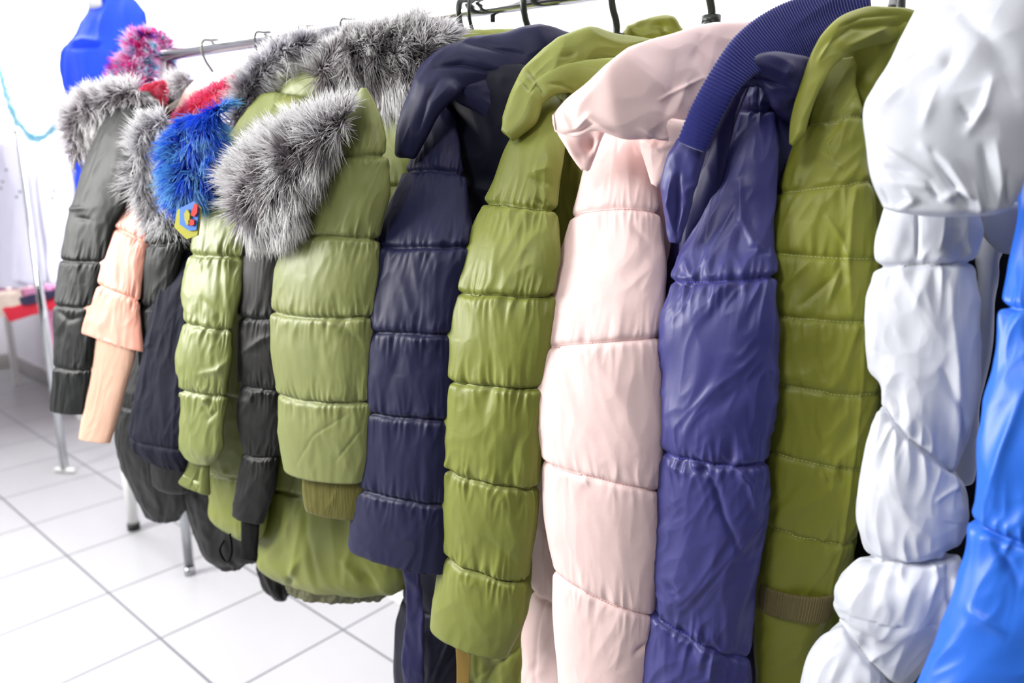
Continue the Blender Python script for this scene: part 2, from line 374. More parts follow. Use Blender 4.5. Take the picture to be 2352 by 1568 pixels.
def box(name, c, size, mat, parent=None, rz=0, bev=0.0):
    x, y, z = [a / 2 for a in size]; b = min(bev, x * .9, y * .9, z * .9)
    V, F = [], []
    if b <= 0:
        V = [(sx * x, sy * y, sz * z) for sx in (-1, 1) for sy in (-1, 1) for sz in (-1, 1)]
        F = [(0, 1, 3, 2), (4, 6, 7, 5), (0, 4, 5, 1), (2, 3, 7, 6), (0, 2, 6, 4), (1, 5, 7, 3)]
        Fs = [np.array(F)]
    else:
        import bmesh
        bm = bmesh.new(); bmesh.ops.create_cube(bm, size=1)
        for v in bm.verts: v.co = (v.co.x * size[0], v.co.y * size[1], v.co.z * size[2])
        bmesh.ops.bevel(bm, geom=list(bm.edges), offset=b, segments=3, affect='EDGES', profile=.5)
        bm.verts.index_update(); V = [tuple(v.co) for v in bm.verts]; tri = [[v.index for v in f.verts] for f in bm.faces]
        Fs = [np.array([f for f in tri if len(f) == k]) for k in (3, 4)]; bm.free()
    V = np.array(V); cs, sn = math.cos(rz), math.sin(rz)
    V = np.stack([V[:, 0] * cs - V[:, 1] * sn, V[:, 0] * sn + V[:, 1] * cs, V[:, 2]], 1) + np.array(c)
    return mesh_obj(name, V, Fs, mat, parent, smooth=b > 0)
def pipe(name, pts, r, mat, parent=None, nu=16, sub=8):
    pts = np.array(pts, float); S = np.concatenate([[0], np.cumsum(np.linalg.norm(pts[1:] - pts[:-1], axis=1))])
    s = np.linspace(0, S[-1], max(2, (len(pts) - 1) * sub + 1)) if len(pts) > 2 else S
    P = hermite(S, pts, s) if len(pts) > 2 else pts
    r = np.full(len(P), r) if np.isscalar(r) else np.interp(s, np.linspace(0, S[-1], len(r)), r)
    T = np.gradient(P, axis=0); T /= np.linalg.norm(T, axis=1)[:, None]
    ref = np.array([1., 0, 0]) if abs(T[:, 0]).max() < .9 else np.array([0, 0, 1.]) if abs(T[:, 2]).max() < .9 else np.array([.3, 1, .2])
    A = np.cross(T, ref); A /= np.linalg.norm(A, axis=1)[:, None]; B = np.cross(T, A)
    a = np.linspace(0, 2 * np.pi, nu, endpoint=False)
    V = P[:, None] + r[:, None, None] * (A[:, None] * np.cos(a)[None, :, None] + B[:, None] * np.sin(a)[None, :, None]); M = len(P)
    i0 = np.arange(M - 1)[:, None] * nu; jj = np.arange(nu)[None]; j1 = (jj + 1) % nu
    Q = np.stack([i0 + jj, i0 + j1, i0 + nu + j1, i0 + nu + jj], -1).reshape(-1, 4)
    VV = np.concatenate([V.reshape(-1, 3), P[:1], P[-1:]]); a = np.arange(nu)
    return mesh_obj(name, VV, [Q, np.stack([np.full(nu, M * nu), (a + 1) % nu, a], -1), np.stack([np.full(nu, M * nu + 1), (M - 1) * nu + a, (M - 1) * nu + (a + 1) % nu], -1)], mat, parent)

# ------------------------------------------------------------------ the room (turned ten degrees to the rail)
RZ = math.radians(-10.5)
def room(u, v, z=0):      # room frame: origin at the far left corner, u along the back wall, v out of it
    o = np.array([-6.5, 2.95 + CAMY]); return (o[0] + u * math.cos(RZ) + v * math.sin(RZ), o[1] + u * math.sin(RZ) - v * math.cos(RZ), z)
fl = box('floor', (0, 0, -.05), (14, 12, .1), MAT['tile']); struct(fl)
fl.rotation_euler.z = RZ
p = on_floor(788, 1446)   # a grout crossing seen in the photograph
fl.location = (p[0], p[1], 0)
MAT['tile'].node_tree.nodes['Mapping'].inputs['Location'].default_value = (0, 0, 0)
struct(box('wall_back', room(4.6, -.05, 1.5), (9.4, .1, 3.0), MAT['wall_white'], rz=RZ))
struct(box('wall_left', room(-.05, 2.4, 1.5), (.1, 5, 3.0), MAT['wall_white'], rz=RZ))
struct(box('ceiling', room(4.6, 2.0, 3.05), (9.5, 4.4, .1), MAT['ceiling_white'], rz=RZ))
wg = bpy.data.materials.new('glow_pane'); wg.use_nodes = True; _b = wg.node_tree.nodes['Principled BSDF']
_b.inputs['Base Color'].default_value = (.9, .95, 1, 1); _b.inputs['Emission Color'].default_value = (.93, .97, 1, 1); _b.inputs['Emission Strength'].default_value = 2.4
w1 = box('glow_panel_1', room(1.1, .012, 2.02), (1.9, .02, 1.6), wg, rz=RZ); struct(w1)  # invented glowing panel, added to whiten the background and rim-light the left coats
for u_, z_, a_, h_ in ((.12, 2.02, .06, 1.72), (2.08, 2.02, .06, 1.72), (1.1, 1.19, 2.02, .06), (1.1, 2.85, 2.02, .06), (1.1, 2.02, .04, 1.6)):
    box('glow_panel_frame', room(u_, .03, z_), (a_, .06, h_), MAT['white_paint'], w1, rz=RZ, bev=.004)
struct(box('baseboard_back', room(4.6, .008, .06), (9.2, .016, .12), MAT['baseboard'], rz=RZ, bev=.003))
struct(box('baseboard_left', room(.008, 2.4, .06), (.016, 4.8, .12), MAT['baseboard'], rz=RZ, bev=.003))
#@@OBJECTS
# ------------------------------------------------------------------ rail, rack, hangers
RAILZ, RAILR = 1.74, .0125
rack = thing('garment_rack', 'long chrome garment rail carrying the row of winter coats', 'garment rack', (-.7, 0, 0))
pipe('rail', [(-1.56, 0, RAILZ), (.75, 0, RAILZ)], RAILR, MAT['chrome'], rack, nu=28)
pipe('post', [(.72, 0, .04), (.72, 0, RAILZ - .01)], .014, MAT['grey_metal'], rack)
lg2 = on_floor(437, 1318)
pipe('post', [(-1.53, 0, .6), (-1.53, 0, RAILZ - .01)], .011, MAT['white_paint'], rack)
pipe('crossbar', [(-1.53, 0, .61), (lg2[0], lg2[1], .61)], .014, MAT['grey_metal'], rack)
fp, fq = on_floor(893, 1372), on_floor(985, 1402)
pd = thing('pedestal_foot', 'white wedge shaped foot on the floor tiles, peeking out left of the navy hem', 'stand', (float(fq[0]), float(fq[1]), 0))
_v = np.array([(fp[0], fp[1]), (fq[0] - .01, fq[1] - .05), (fq[0] + .06, fq[1]), (fq[0] + .02, fq[1] + .06)])
_V = np.concatenate([np.c_[_v, [.001] * 4], np.c_[_v * .94 + _v.mean(0) * .06, [.018, .05, .05, .05]]])
mesh_obj('foot', _V, np.array([(3, 2, 1, 0), (4, 5, 6, 7), (0, 1, 5, 4), (1, 2, 6, 5), (2, 3, 7, 6), (3, 0, 4, 7)]), MAT['white_paint'], pd, smooth=False)
for tgt in ((.72, .4), (.72, -.4)):
    pipe('foot', [(.72, 0, .035), (tgt[0], tgt[1], .022)], .02, MAT['white_paint'], rack)
pipe('end_cap', [(-1.575, 0, RAILZ), (-1.555, 0, RAILZ)], .016, MAT['rubber'], rack)
pipe('rail_bolt', [(-.66, 0, RAILZ - .022), (-.66, 0, RAILZ - .01)], .004, MAT['rubber'], rack)

def rail_x(px):
    lo, hi = -1.6, .6
    for _ in range(50):
        mid = (lo + hi) / 2; X, _y = to_px(np.array([mid, 0, RAILZ - .01]))
        lo, hi = (mid, hi) if X < px else (lo, mid)
    return lo
def hanger(px, label, mat, r=.003, drop=.07, size=1.0, arms=True, twist=.15, group=None):
    x = rail_x(px); z0 = RAILZ + RAILR + r
    t = thing('coat_hanger', label, 'coat hanger', (x, 0, RAILZ - drop), group)
    R = .02 * size
    pts = [(x + .002, .026 * size, RAILZ + .004), (x, .019 * size, RAILZ + .018 * size), (x, 0, z0 + .001), (x, -.019 * size, RAILZ + .012 * size), (x, -.0245 * size, RAILZ - .006), (x, -.017 * size, RAILZ - .028), (x + .001, -.003, RAILZ - .048), (x, 0, RAILZ - drop)]
    pipe('hook', pts, r, mat, t, nu=12, sub=8)
    if arms:
        pipe('collar', [(x, 0, RAILZ - drop - .004), (x, 0, RAILZ - drop + .008)], r * 2.4, mat, t, nu=14)
        pipe('shoulder_bar', [(x, -.12, RAILZ - drop - .06), (x, -.07, RAILZ - drop - .03), (x, 0, RAILZ - drop - .004), (x, .07, RAILZ - drop - .03), (x, .12, RAILZ - drop - .06)], .005, mat, t, nu=12)
    return t
hanger(1072, 'dark hook over the rail, left of a second thinner one, above the olive fur coat', MAT['hanger_dark'], .0052)
hanger(1095, 'thin dark hook close behind the thicker dark hook on the rail', MAT['hanger_dark'], .0032, arms=False)
hanger(1219, 'grey-green hook standing above the quilted navy coat', MAT['hanger_dark'], .0052)
hanger(1418, 'grey-green hook above the hood of the bright olive coat', MAT['hanger_dark'], .0052)
hanger(1638, 'dark straight hanger stem with a collar above the pink coat', MAT['hanger_dark'], .0055, drop=.06)
hanger(2076, 'short green hanger stem above the second olive coat beside the white one', MAT['hanger_dark'], .0055, drop=.035)
hanger(487, 'thin pale hook fully visible over the far end of the rail', MAT['hanger_grey'], .0026, drop=.075)
hanger(608, 'small dark hook tip above the rail, nearest the pale hook', MAT['hanger_dark'], .0022, arms=False)
hanger(706, 'small faint hook tip on the rail between two dark ones', MAT['hanger_grey'], .002, arms=False)
hanger(803, 'small dark hook tip on the rail just left of the big fur trim', MAT['hanger_dark'], .0022, arms=False)

M = MAT
box('post', (fq[0], fq[1], .32), (.03, .03, .6), MAT['white_paint'], pd)
def coat(name, label, px, hem_z, cat='coat', group='winter coats on the rail'):
    x = at(px, 600, 0.0)[0]; return thing(name, label, cat, (float(x), 0.0, hem_z), group)
fox = pal_fox(); foxl = pal_fox((190, 184, 190), (236, 234, 238), (255, 255, 255), (160, 152, 158))
SL = [-.10, -.2, -.25, -.26, -.265, -.265, -.26]           # upper arm leans out from the hanger, then hangs
SLb = [-.16, -.22, -.25, -.26, -.265, -.265, -.26]

# --- black fur-hood coat at the far left end
c1 = coat('fur_hood_coat', 'matt black padded coat with grey fur hood at the far left end of the rail', 210, .62)
form('sleeve', [(292, 218, 345, 214), (253, 262, 368, 262), (208, 344, 340, 350), (174, 450, 300, 455), (153, 517, 262, 520), (142, 597, 245, 602, 's'), (127, 700, 222, 704, 's'), (124, 843, 209, 845, 's'), (117, 940, 192, 945)], M['black_b'], c1, SLb, rho=.7, puff=.05, ends=('round', 'open'), seed=1,
     strokes=[([(262, 262), (190, 460)], 7, 2.5), ([(175, 500), (205, 505)], 6, -4), ([(135, 715), (160, 735), (185, 728)], 6, -4), ([(150, 480), (200, 478)], 6, 4)])
form('body', [(300, 240, 400, 240), (260, 400, 400, 400), (250, 600, 380, 600), (230, 800, 330, 800), (222, 900, 320, 900)], M['black'], c1, -.08, rho=.8, seed=2, ends=('round', 'round'))
fur('fur_trim', [(300, 190, 345, 235), (240, 198, 268, 262), (180, 215, 225, 292), (140, 265, 205, 320), (146, 318, 200, 345), (165, 375, 195, 372)], c1, -.2, 6500, .034, fox, seed=3, rho=.7)
fur('fur_trim', [(425, 168, 455, 205), (385, 190, 425, 240), (375, 240, 405, 262)], c1, -.05, 2500, .03, foxl, seed=4, rho=.7)
fur('collar', [(322, 205, 345, 195), (340, 230, 378, 190), (366, 246, 380, 230)], c1, -.14, 2500, .012, pal_two((250, 80, 130), (255, 150, 180)), seed=5, rho=.6, width=.0008, basecol=lin(250, 90, 130), label='hot coral plush collar')
# --- peach coat with knit cuff
c2 = coat('knit_cuff_coat', 'peach padded coat with a long ribbed cuff hanging from its sleeve', 270, .60)
form('sleeve', [(300, 395, 372, 400), (262, 459, 356, 470), (246, 514, 338, 556, 's'), (226, 566, 330, 605), (208, 645, 320, 690, 's'), (189, 690, 320, 735), (174, 752, 326, 802)], M['peach'], c2, [-.22, -.25, -.262, -.262], rho=.62, puff=.06, ends=('round', 'open'), seed=6, ends_in=.01)
form('cuff', [(222, 740, 314, 775), (216, 790, 309, 822), (207, 850, 296, 868), (193, 930, 277, 938), (181, 1004, 254, 1012)], M['peach_knit'], c2, -.262, rho=.6, puff=0, wr=.0008, ends=('round', 'open'), rib=(.0032, .0004, 'u'), nu=400, seed=7)
form('body', [(330, 300, 430, 300), (330, 600, 400, 600), (320, 800, 400, 800)], M['peach'], c2, -.1, rho=.8, seed=8)
form('hood', [(402, 262, 430, 285), (428, 205, 470, 262), (470, 175, 520, 230), (530, 162, 575, 205), (590, 160, 610, 190)], M['peach_pale'], c2, -.12, rho=.8, puff=0, wr=.002, seed=9)
fur('fur_trim', [(398, 268, 412, 290), (440, 228, 460, 262), (490, 200, 512, 240), (535, 175, 560, 215)], c2, -.16, 3500, .016, pal_two((255, 100, 160), (255, 200, 220), (255, 130, 175)), seed=10, rho=.7, basecol=lin(250, 80, 130), width=.0009, label='hot pink fur trim')
# --- black puffer with pale fur hood
c3 = coat('fur_hood_coat', 'black puffer with whitish fur hood between the peach coat and the blue fur coat', 350, .42)
form('sleeve', [(352, 490, 440, 480), (326, 560, 420, 556, 's'), (311, 620, 405, 620), (311, 704, 395, 698, 's'), (317, 770, 385, 765), (325, 860, 370, 860)], M['black_b'], c3, -.25, rho=.7, puff=.08, seed=11, groove=.006)
form('body', [(370, 300, 460, 300), (330, 600, 450, 600), (322, 780, 430, 780), (300, 850, 430, 850), (274, 930, 440, 930, 's'), (267, 1000, 440, 1000), (283, 1075, 440, 1085), (308, 1128, 440, 1140), (334, 1178, 415, 1186)], M['black'], c3, -.13, rho=.7, seed=12, wr=.003)
fur('fur_trim', [(392, 290, 372, 262), (345, 330, 322, 285), (350, 372, 298, 335), (352, 410, 292, 400), (372, 450, 308, 462), (410, 480, 345, 515), (432, 500, 400, 535)], c3, -.25, 7500, .036, foxl, seed=13, rho=.7)
# --- blue fur denim jacket
c4 = coat('blue_fur_jacket', 'dark denim child jacket with bright blue fur hood and an embroidered patch', 420, .55, 'jacket')
form('sleeve', [(415, 470, 480, 475), (398, 530, 470, 535), (386, 577, 460, 582), (363, 658, 450, 660), (339, 767, 442, 767), (320, 875, 438, 880), (304, 957, 434, 965), (299, 1004, 430, 1028, 's'), (305, 1030, 430, 1050), (330, 1052, 425, 1075)], M['denim'], c4, SLb, rho=.6, puff=.02, groove=.003, pucker=.0015, wr=.0025, ends=('round', 'open'), seed=14,
     strokes=[([(395, 560), (370, 680), (345, 800), (318, 940)], 3.5, 2.2), ([(330, 800), (350, 790)], 4, 2), ([(320, 1015), (345, 1040)], 7, 3)])
form('body', [(440, 400, 500, 400), (430, 700, 480, 700), (380, 950, 460, 950), (346, 1062, 450, 1075), (350, 1108, 440, 1122)], M['black'], c4, -.18, rho=.7, seed=15, puff=0)
form('lining', [(394, 1105, 425, 1118), (396, 1138, 424, 1145)], M['coral'], c4, -.13, rho=.6, nu=40, wr=0, label='small pink edge of lining')
fur('fur_trim', [(530, 235, 498, 262), (500, 268, 424, 280), (512, 320, 382, 322), (505, 375, 370, 380), (490, 425, 380, 440), (470, 462, 402, 470)], c4, -.265, 7500, .034, pal_two((24, 60, 215), (165, 232, 255), (50, 140, 255)), seed=16, rho=.75, basecol=lin(18, 40, 165), width=.001, clump=.7, label='bright blue fur trim', grav=.4)
pt = at(np.array([409, 447, 462, 455, 430, 402]), np.array([482, 462, 478, 540, 549, 522]), -.33)
def slab(name, pts, th, mat, parent):
    n = len(pts); c_ = pts.mean(0); nn = np.cross(pts[1] - pts[0], pts[2] - pts[0]); nn /= np.linalg.norm(nn)
    if (nn * (c_ - CAM)).sum() > 0: nn = -nn
    V = np.concatenate([pts + nn * th / 2, pts - nn * th / 2, [c_ + nn * th / 2], [c_ - nn * th / 2]])
    i = np.arange(n); j = (i + 1) % n
    return mesh_obj(name, V, [np.stack([i, j, j + n, i + n], -1), np.concatenate([np.stack([i, j, np.full(n, 2 * n)], -1), np.stack([i + n, j + n, np.full(n, 2 * n + 1)], -1)])], mat, parent, smooth=False)
fabric('patch_yellow', (176, 172, 50), .8); fabric('patch_blue', (40, 110, 200), .7); fabric('patch_red', (200, 40, 34), .8)
pa = slab('embroidered_patch', pt, .003, M['patch_yellow'], c4); pa['label'] = 'shield patch in yellow, blue and red'
slab('patch_field', at(np.array([414, 447, 459, 452, 436, 414]), np.array([478, 462, 478, 528, 530, 515]), -.333), .002, M['patch_blue'], pa)
slab('patch_motif', at(np.array([424, 431, 437, 436, 430, 425]), np.array([490, 480, 492, 512, 518, 505]), -.336), .002, M['patch_yellow'], pa)
slab('patch_motif', at(np.array([441, 447, 455, 454, 447, 439]), np.array([486, 468, 470, 488, 498, 494]), -.336), .002, M['patch_red'], pa)
slab('patch_motif', at(np.array([434, 440, 447, 447, 440, 434]), np.array([506, 503, 506, 515, 519, 513]), -.336), .002, M['patch_red'], pa)

# --- olive coat with fox hood, child size
c5 = coat('fur_hood_coat', 'olive quilted coat with a small ribbed cuff and silver fur hood, beside the blue fur', 500, .45)
form('sleeve', [(596, 222, 690, 232), (545, 284, 680, 292), (505, 352, 640, 372), (482, 424, 596, 444, 's'), (458, 478, 575, 500), (440, 582, 556, 590, 's'), (421, 660, 552, 662), (427, 742, 528, 757, 's'), (409, 820, 526, 832), (415, 893, 516, 905, 's'), (406, 975, 510, 985), (415, 1032, 503, 1040), (436, 1056, 486, 1058)], M['olive_d'], c5, [-.16, -.22, -.25, -.27, -.27, -.27], rho=.7, puff=.05, seed=17, pucker=.0045, wr=.0025, groove=.006, nu=180, capl=.3,
     strokes=[([(500, 420), (478, 500), (470, 560)], 9, -4), ([(470, 690), (500, 720), (512, 780)], 9, -4), ([(445, 900), (480, 960), (500, 940)], 8, -3.5), ([(455, 860), (500, 850), (520, 830)], 7, 3.5)])
form('cuff', [(432, 1045, 484, 1052), (428, 1068, 482, 1074), (411, 1106, 482, 1132)], M['olive_d'], c5, -.265, rho=.5, puff=0, wr=.002, rib=(.0032, .0005, 'u'), ends=('round', 'open'), seed=18, nu=300,
     strokes=[([(452, 1070), (452, 1130)], 8, -5)])
form('body', [(600, 250, 720, 250), (560, 500, 660, 500), (530, 700, 650, 700), (508, 900, 650, 905, 's'), (495, 1000, 640, 1010), (480, 1074, 620, 1090, 's'), (484, 1140, 615, 1150), (500, 1205, 600, 1228), (530, 1225, 590, 1240)], M['olive_b'], c5, -.17, rho=.8, seed=19)
form('hood', [(603, 226, 640, 250), (625, 178, 672, 225), (665, 138, 705, 195), (715, 122, 740, 170), (760, 120, 770, 150)], M['olive_b'], c5, -.12, rho=.7, puff=0, wr=.003, seed=20)
form('hood_lining', [(645, 205, 660, 236), (690, 168, 700, 245), (740, 160, 745, 245)], M['olive_d'], c5, -.15, rho=.5, puff=0, wr=.003, seed=21)
fur('fur_trim', [(520, 315, 560, 300), (528, 258, 582, 255), (548, 195, 600, 210), (590, 140, 632, 165), (650, 98, 680, 135), (718, 80, 730, 115)], c5, -.16, 6500, .034, pal_fox((104, 98, 112), (226, 224, 234), (255, 255, 255)), seed=22, rho=.8)
# --- black puffer with fox hood
c6 = coat('fur_hood_coat', 'charcoal puffer with silver fur hood squeezed between the two olive fur coats', 620, .40)
form('sleeve', [(590, 470, 690, 460), (564, 577, 680, 577), (552, 640, 670, 640), (552, 728, 660, 726, 's'), (549, 800, 656, 800), (553, 883, 660, 889, 's'), (548, 960, 656, 965), (558, 1041, 640, 1045, 's'), (545, 1110, 630, 1118), (534, 1180, 604, 1196)], M['black'], c6, -.255, rho=.65, seed=23, pucker=.004, ends=('round', 'open'),
     strokes=[([(560, 810), (600, 780), (630, 770)], 8, 2.5), ([(555, 950), (590, 900), (620, 900)], 7, 3)])
form('cuff', [(556, 1175, 598, 1182), (553, 1230, 596, 1235), (552, 1272, 592, 1282)], M['black_knit'], c6, -.25, rho=.6, puff=0, ends=('round', 'open'), nu=70)
form('body', [(700, 300, 790, 300), (620, 600, 720, 600), (560, 900, 700, 900), (470, 1060, 640, 1080), (415, 1115, 620, 1130), (430, 1170, 620, 1190), (450, 1225, 612, 1245), (474, 1272, 600, 1280), (508, 1296, 570, 1290)], M['black'], c6, -.13, rho=.6, seed=24, wr=.004)
pipe('drawcord', [at(515, 1240, -.26), at(505, 1262, -.27), at(520, 1290, -.27), at(532, 1270, -.27), at(528, 1225, -.26)], .0022, M['black_knit'], c6)
form('yoke', [(752, 196, 790, 205), (716, 215, 780, 235), (680, 270, 750, 285), (660, 310, 740, 330)], M['black_b'], c6, -.15, rho=.5, puff=0, seed=25)
form('hem', [(596, 1298, 650, 1312), (600, 1330, 664, 1345), (612, 1360, 662, 1366), (630, 1374, 648, 1376)], M['black'], c6, -.02, rho=.7, wr=.006, seed=26, nu=90, wlam=.03)
fur('fur_trim', [(812, 232, 780, 300), (742, 258, 745, 372), (672, 278, 705, 440), (600, 310, 690, 500), (548, 365, 655, 525), (530, 440, 600, 535), (550, 500, 575, 535)], c6, -.3, 15000, .042, fox, seed=27, rho=.62, width=.0009)

# --- large olive coat with fox hood
c7 = coat('fur_hood_coat', 'large sage olive puffer with big fox fur hood, ribbed cuff and rounded hem', 760, .38)
form('sleeve', [(831, 205, 842, 206), (815, 235, 858, 236), (788, 280, 874, 276), (746, 364, 884, 358, 's'), (700, 450, 890, 445), (673, 534, 868, 548, 's'), (640, 610, 868, 625), (631, 715, 862, 722, 's'), (629, 810, 858, 815), (643, 903, 858, 914, 's'), (645, 990, 858, 1000), (656, 1074, 850, 1092)], M['olive_a'], c7, [-.265, -.265, -.27, -.27, -.275, -.275, -.275, -.275], rho=.6, seed=28, nu=220, dv=.0022, pucker=.0038, ends=('round', 'open'), wr=.0016, groove=.006, capl=.3,
     strokes=[([(760, 700), (790, 745), (835, 800)], 16, -5), ([(775, 745), (830, 770)], 14, 4), ([(680, 1070), (720, 1000), (800, 950)], 2.5, -1.2), ([(770, 1060), (830, 985)], 2.5, -1.2)])
form('cuff', [(694, 1072, 850, 1072), (694, 1095, 848, 1100), (697, 1135, 844, 1142), (702, 1166, 840, 1180)], M['olive_knit'], c7, -.272, rho=.5, puff=0, wr=.0012, rib=(.0036, .0006, 'u'), ends=('round', 'open'), seed=29, nu=560)
form('body', [(845, 230, 960, 230), (850, 330, 1000, 330), (855, 430, 1010, 430, 's'), (800, 600, 1010, 600), (700, 800, 1000, 800), (648, 960, 990, 960), (606, 1108, 960, 1125, 's'), (590, 1190, 950, 1200), (587, 1252, 942, 1258), (604, 1300, 938, 1308), (638, 1324, 930, 1330)], M['olive_b'], c7, -.13, rho=.45, seed=30, nu=240, wr=.004, wlam=.09, puff=.05, capl=.2,
     strokes=[([(700, 1130), (705, 1220), (730, 1340)], 9, -5), ([(760, 1150), (775, 1280)], 5, 2), ([(655, 1340), (690, 1280)], 8, 5), ([(790, 1280), (830, 1335)], 10, 5), ([(835, 1310), (870, 1345)], 10, -6), ([(600, 1300), (650, 1350)], 8, 4), ([(668, 1345), (660, 1320)], 8, -8)])
form('hem_band', [(650, 1315, 925, 1315), (656, 1338, 918, 1338), (664, 1358, 892, 1358)], M['grey_olive'], c7, -.135, rho=.4, puff=0, wr=.003, wlam=.02, seed=31, nu=200, ends=('round', 'open'))
form('hood', [(900, 250, 940, 280), (960, 160, 1010, 200), (1015, 72, 1030, 130), (1085, 64, 1090, 110), (1150, 66, 1150, 110), (1215, 68, 1215, 100)], M['olive_b'], c7, -.02, rho=.7, puff=0, wr=.004, seed=32)
fur('fur_trim', [(1050, 78, 1030, 118), (985, 58, 1000, 190), (915, 52, 960, 250), (850, 66, 880, 232), (792, 84, 812, 205), (742, 120, 760, 225), (722, 150, 730, 200)], c7, -.15, 17000, .044, pal_fox((84, 70, 76), (216, 208, 213), (255, 255, 255), (104, 88, 94)), seed=33, rho=.6, width=.0009, darkband=.5, flow=-.5, grav=.5)

# --- quilted navy coat
c8 = coat('quilted_coat', 'dark navy quilted coat with a rolled hood hanging left of the bright olive coat', 950, .2)
form('sleeve', [(1000, 180, 1014, 184), (975, 262, 1042, 262), (934, 398, 1062, 402, 's'), (895, 480, 1072, 487), (857, 572, 1078, 572, 's'), (836, 660, 1066, 667), (838, 761, 1052, 768, 's'), (832, 850, 1048, 860), (836, 942, 1048, 964, 's'), (830, 1030, 1046, 1052), (828, 1118, 1042, 1152, 's'), (815, 1190, 1038, 1222), (806, 1253, 1030, 1308)], M['navy'], c8, [-.13, -.2, -.25, -.27, -.275, -.275, -.275], rho=.55, seed=34, nu=220, dv=.0022, pucker=.0036, ends=('round', 'open'), groove=.0055, capl=.3, sag=-.006,
     strokes=[([(950, 600), (960, 680)], 10, 2), ([(920, 800), (890, 900)], 12, -2), ([(985, 380), (1040, 400)], 5, -2)])
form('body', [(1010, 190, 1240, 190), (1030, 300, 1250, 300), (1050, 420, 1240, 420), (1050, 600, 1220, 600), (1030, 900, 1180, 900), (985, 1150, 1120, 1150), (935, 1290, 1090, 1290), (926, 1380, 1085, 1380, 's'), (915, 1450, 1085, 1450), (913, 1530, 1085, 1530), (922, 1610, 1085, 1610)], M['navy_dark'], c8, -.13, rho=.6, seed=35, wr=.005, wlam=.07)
form('zip_placket', [(926, 1296, 962, 1300), (934, 1380, 972, 1384), (928, 1450, 974, 1455), (926, 1530, 972, 1535), (934, 1610, 975, 1615)], M['indigo_dark'], c8, -.21, rho=.25, sq=3.5, puff=0, seed=36, nu=80, wr=.003, label='blue-purple front placket')
for q_ in ((916, 1290), (962, 1305)):
    a_ = at(*q_, -.27); pipe('zip_pull', [a_ + np.array([0, 0, .004]), a_ - np.array([0.001, 0, .004])], .0024, M['gold'], c8, nu=10)
form('hood', [(914, 352, 950, 356), (917, 310, 972, 315), (932, 240, 1010, 250), (952, 185, 1046, 215), (990, 128, 1062, 205), (1060, 97, 1120, 190), (1150, 82, 1185, 182), (1235, 62, 1250, 170), (1318, 78, 1300, 140)], M['navy'], c8, [-.22, -.22, -.2, -.17, -.14, -.1], rho=.5, puff=0, wr=.004, seed=37, nu=200, wlam=.07, sq=2.2,
     strokes=[([(1003, 158), (1060, 150), (1130, 165), (1190, 184)], 5, -5), ([(1060, 100), (1110, 108), (1200, 126)], 8, -3.5), ([(955, 215), (985, 150), (1030, 112)], 10, 3), ([(1010, 190), (985, 230), (965, 300)], 7, -4)])
form('hood_panel', [(1000, 182, 1008, 192), (1040, 158, 1052, 226), (1100, 160, 1108, 256), (1170, 172, 1172, 320), (1250, 185, 1245, 360)], M['navy'], c8, [-.19, -.18, -.16, -.13], rho=.3, puff=0, wr=.003, seed=38, nu=140,
     strokes=[([(1012, 190), (1045, 225)], 5, -4)])

# --- bright olive coat
c9 = coat('quilted_coat', 'bright olive-green quilted coat with rolled hood hanging left of the pink coat', 1150, .2)
form('sleeve', [(1260, 190, 1282, 196), (1233, 245, 1300, 262), (1176, 320, 1294, 332), (1117, 468, 1276, 484, 's'), (1073, 560, 1282, 575), (1038, 668, 1270, 674, 's'), (1028, 770, 1262, 776), (1030, 868, 1248, 882, 's'), (1022, 965, 1244, 988), (1021, 1066, 1234, 1114, 's'), (1014, 1165, 1224, 1215), (1018, 1266, 1207, 1326, 's'), (1004, 1350, 1202, 1412), (995, 1438, 1166, 1496)], M['olive_b'], c9, [-.13, -.19, -.24, -.27, -.28, -.28, -.28, -.28], rho=.55, seed=39, nu=240, dv=.002, pucker=.0045, ends=('round', 'open'), groove=.006, stitch=M['thread_dark'], capl=.3,
     strokes=[([(1228, 460), (1250, 468), (1266, 482)], 5, -4), ([(1220, 410), (1262, 425)], 7, -3.5), ([(1225, 395), (1262, 385)], 9, 3), ([(1140, 560), (1130, 640)], 8, 2), ([(1070, 1075), (1090, 1110)], 4, 2), ([(1190, 1010), (1165, 1090)], 12, -3), ([(1210, 1120), (1185, 1180)], 10, -4), ([(1110, 1230), (1190, 1300)], 14, -2.5)])
form('body', [(1240, 230, 1420, 230), (1262, 320, 1400, 320), (1262, 450, 1390, 450), (1262, 600, 1350, 600), (1240, 800, 1330, 800), (1200, 1000, 1290, 1000), (1120, 1250, 1290, 1250), (1050, 1450, 1280, 1450), (1062, 1540, 1280, 1520, 's'), (1052, 1640, 1280, 1640)], M['olive_b'], c9, -.13, rho=.6, seed=40, wr=.004, strokes=[([(1090, 1560), (1150, 1520), (1200, 1480)], 6, -4)])
form('strap', [(1047, 1462, 1084, 1474), (1048, 1540, 1080, 1542), (1046, 1640, 1076, 1640)], M['tan'], c9, -.2, rho=.2, puff=0, nu=60, wr=.001, sq=4, label='flat tan webbing strap')
form('hood', [(1160, 296, 1180, 314), (1166, 262, 1222, 285), (1184, 205, 1240, 235), (1206, 158, 1262, 205), (1262, 106, 1312, 170), (1346, 66, 1362, 150), (1420, 78, 1420, 170), (1500, 85, 1490, 150)], M['olive_b'], c9, [-.22, -.2, -.17, -.14, -.1], rho=.5, puff=0, wr=.0035, seed=41, nu=200, wlam=.06,
     strokes=[([(1225, 205), (1245, 175), (1310, 146), (1400, 134)], 4, -4, 'step'), ([(1212, 160), (1230, 190)], 5, -3), ([(1290, 132), (1318, 125)], 5, -3), ([(1195, 185), (1222, 215)], 5, -3)])
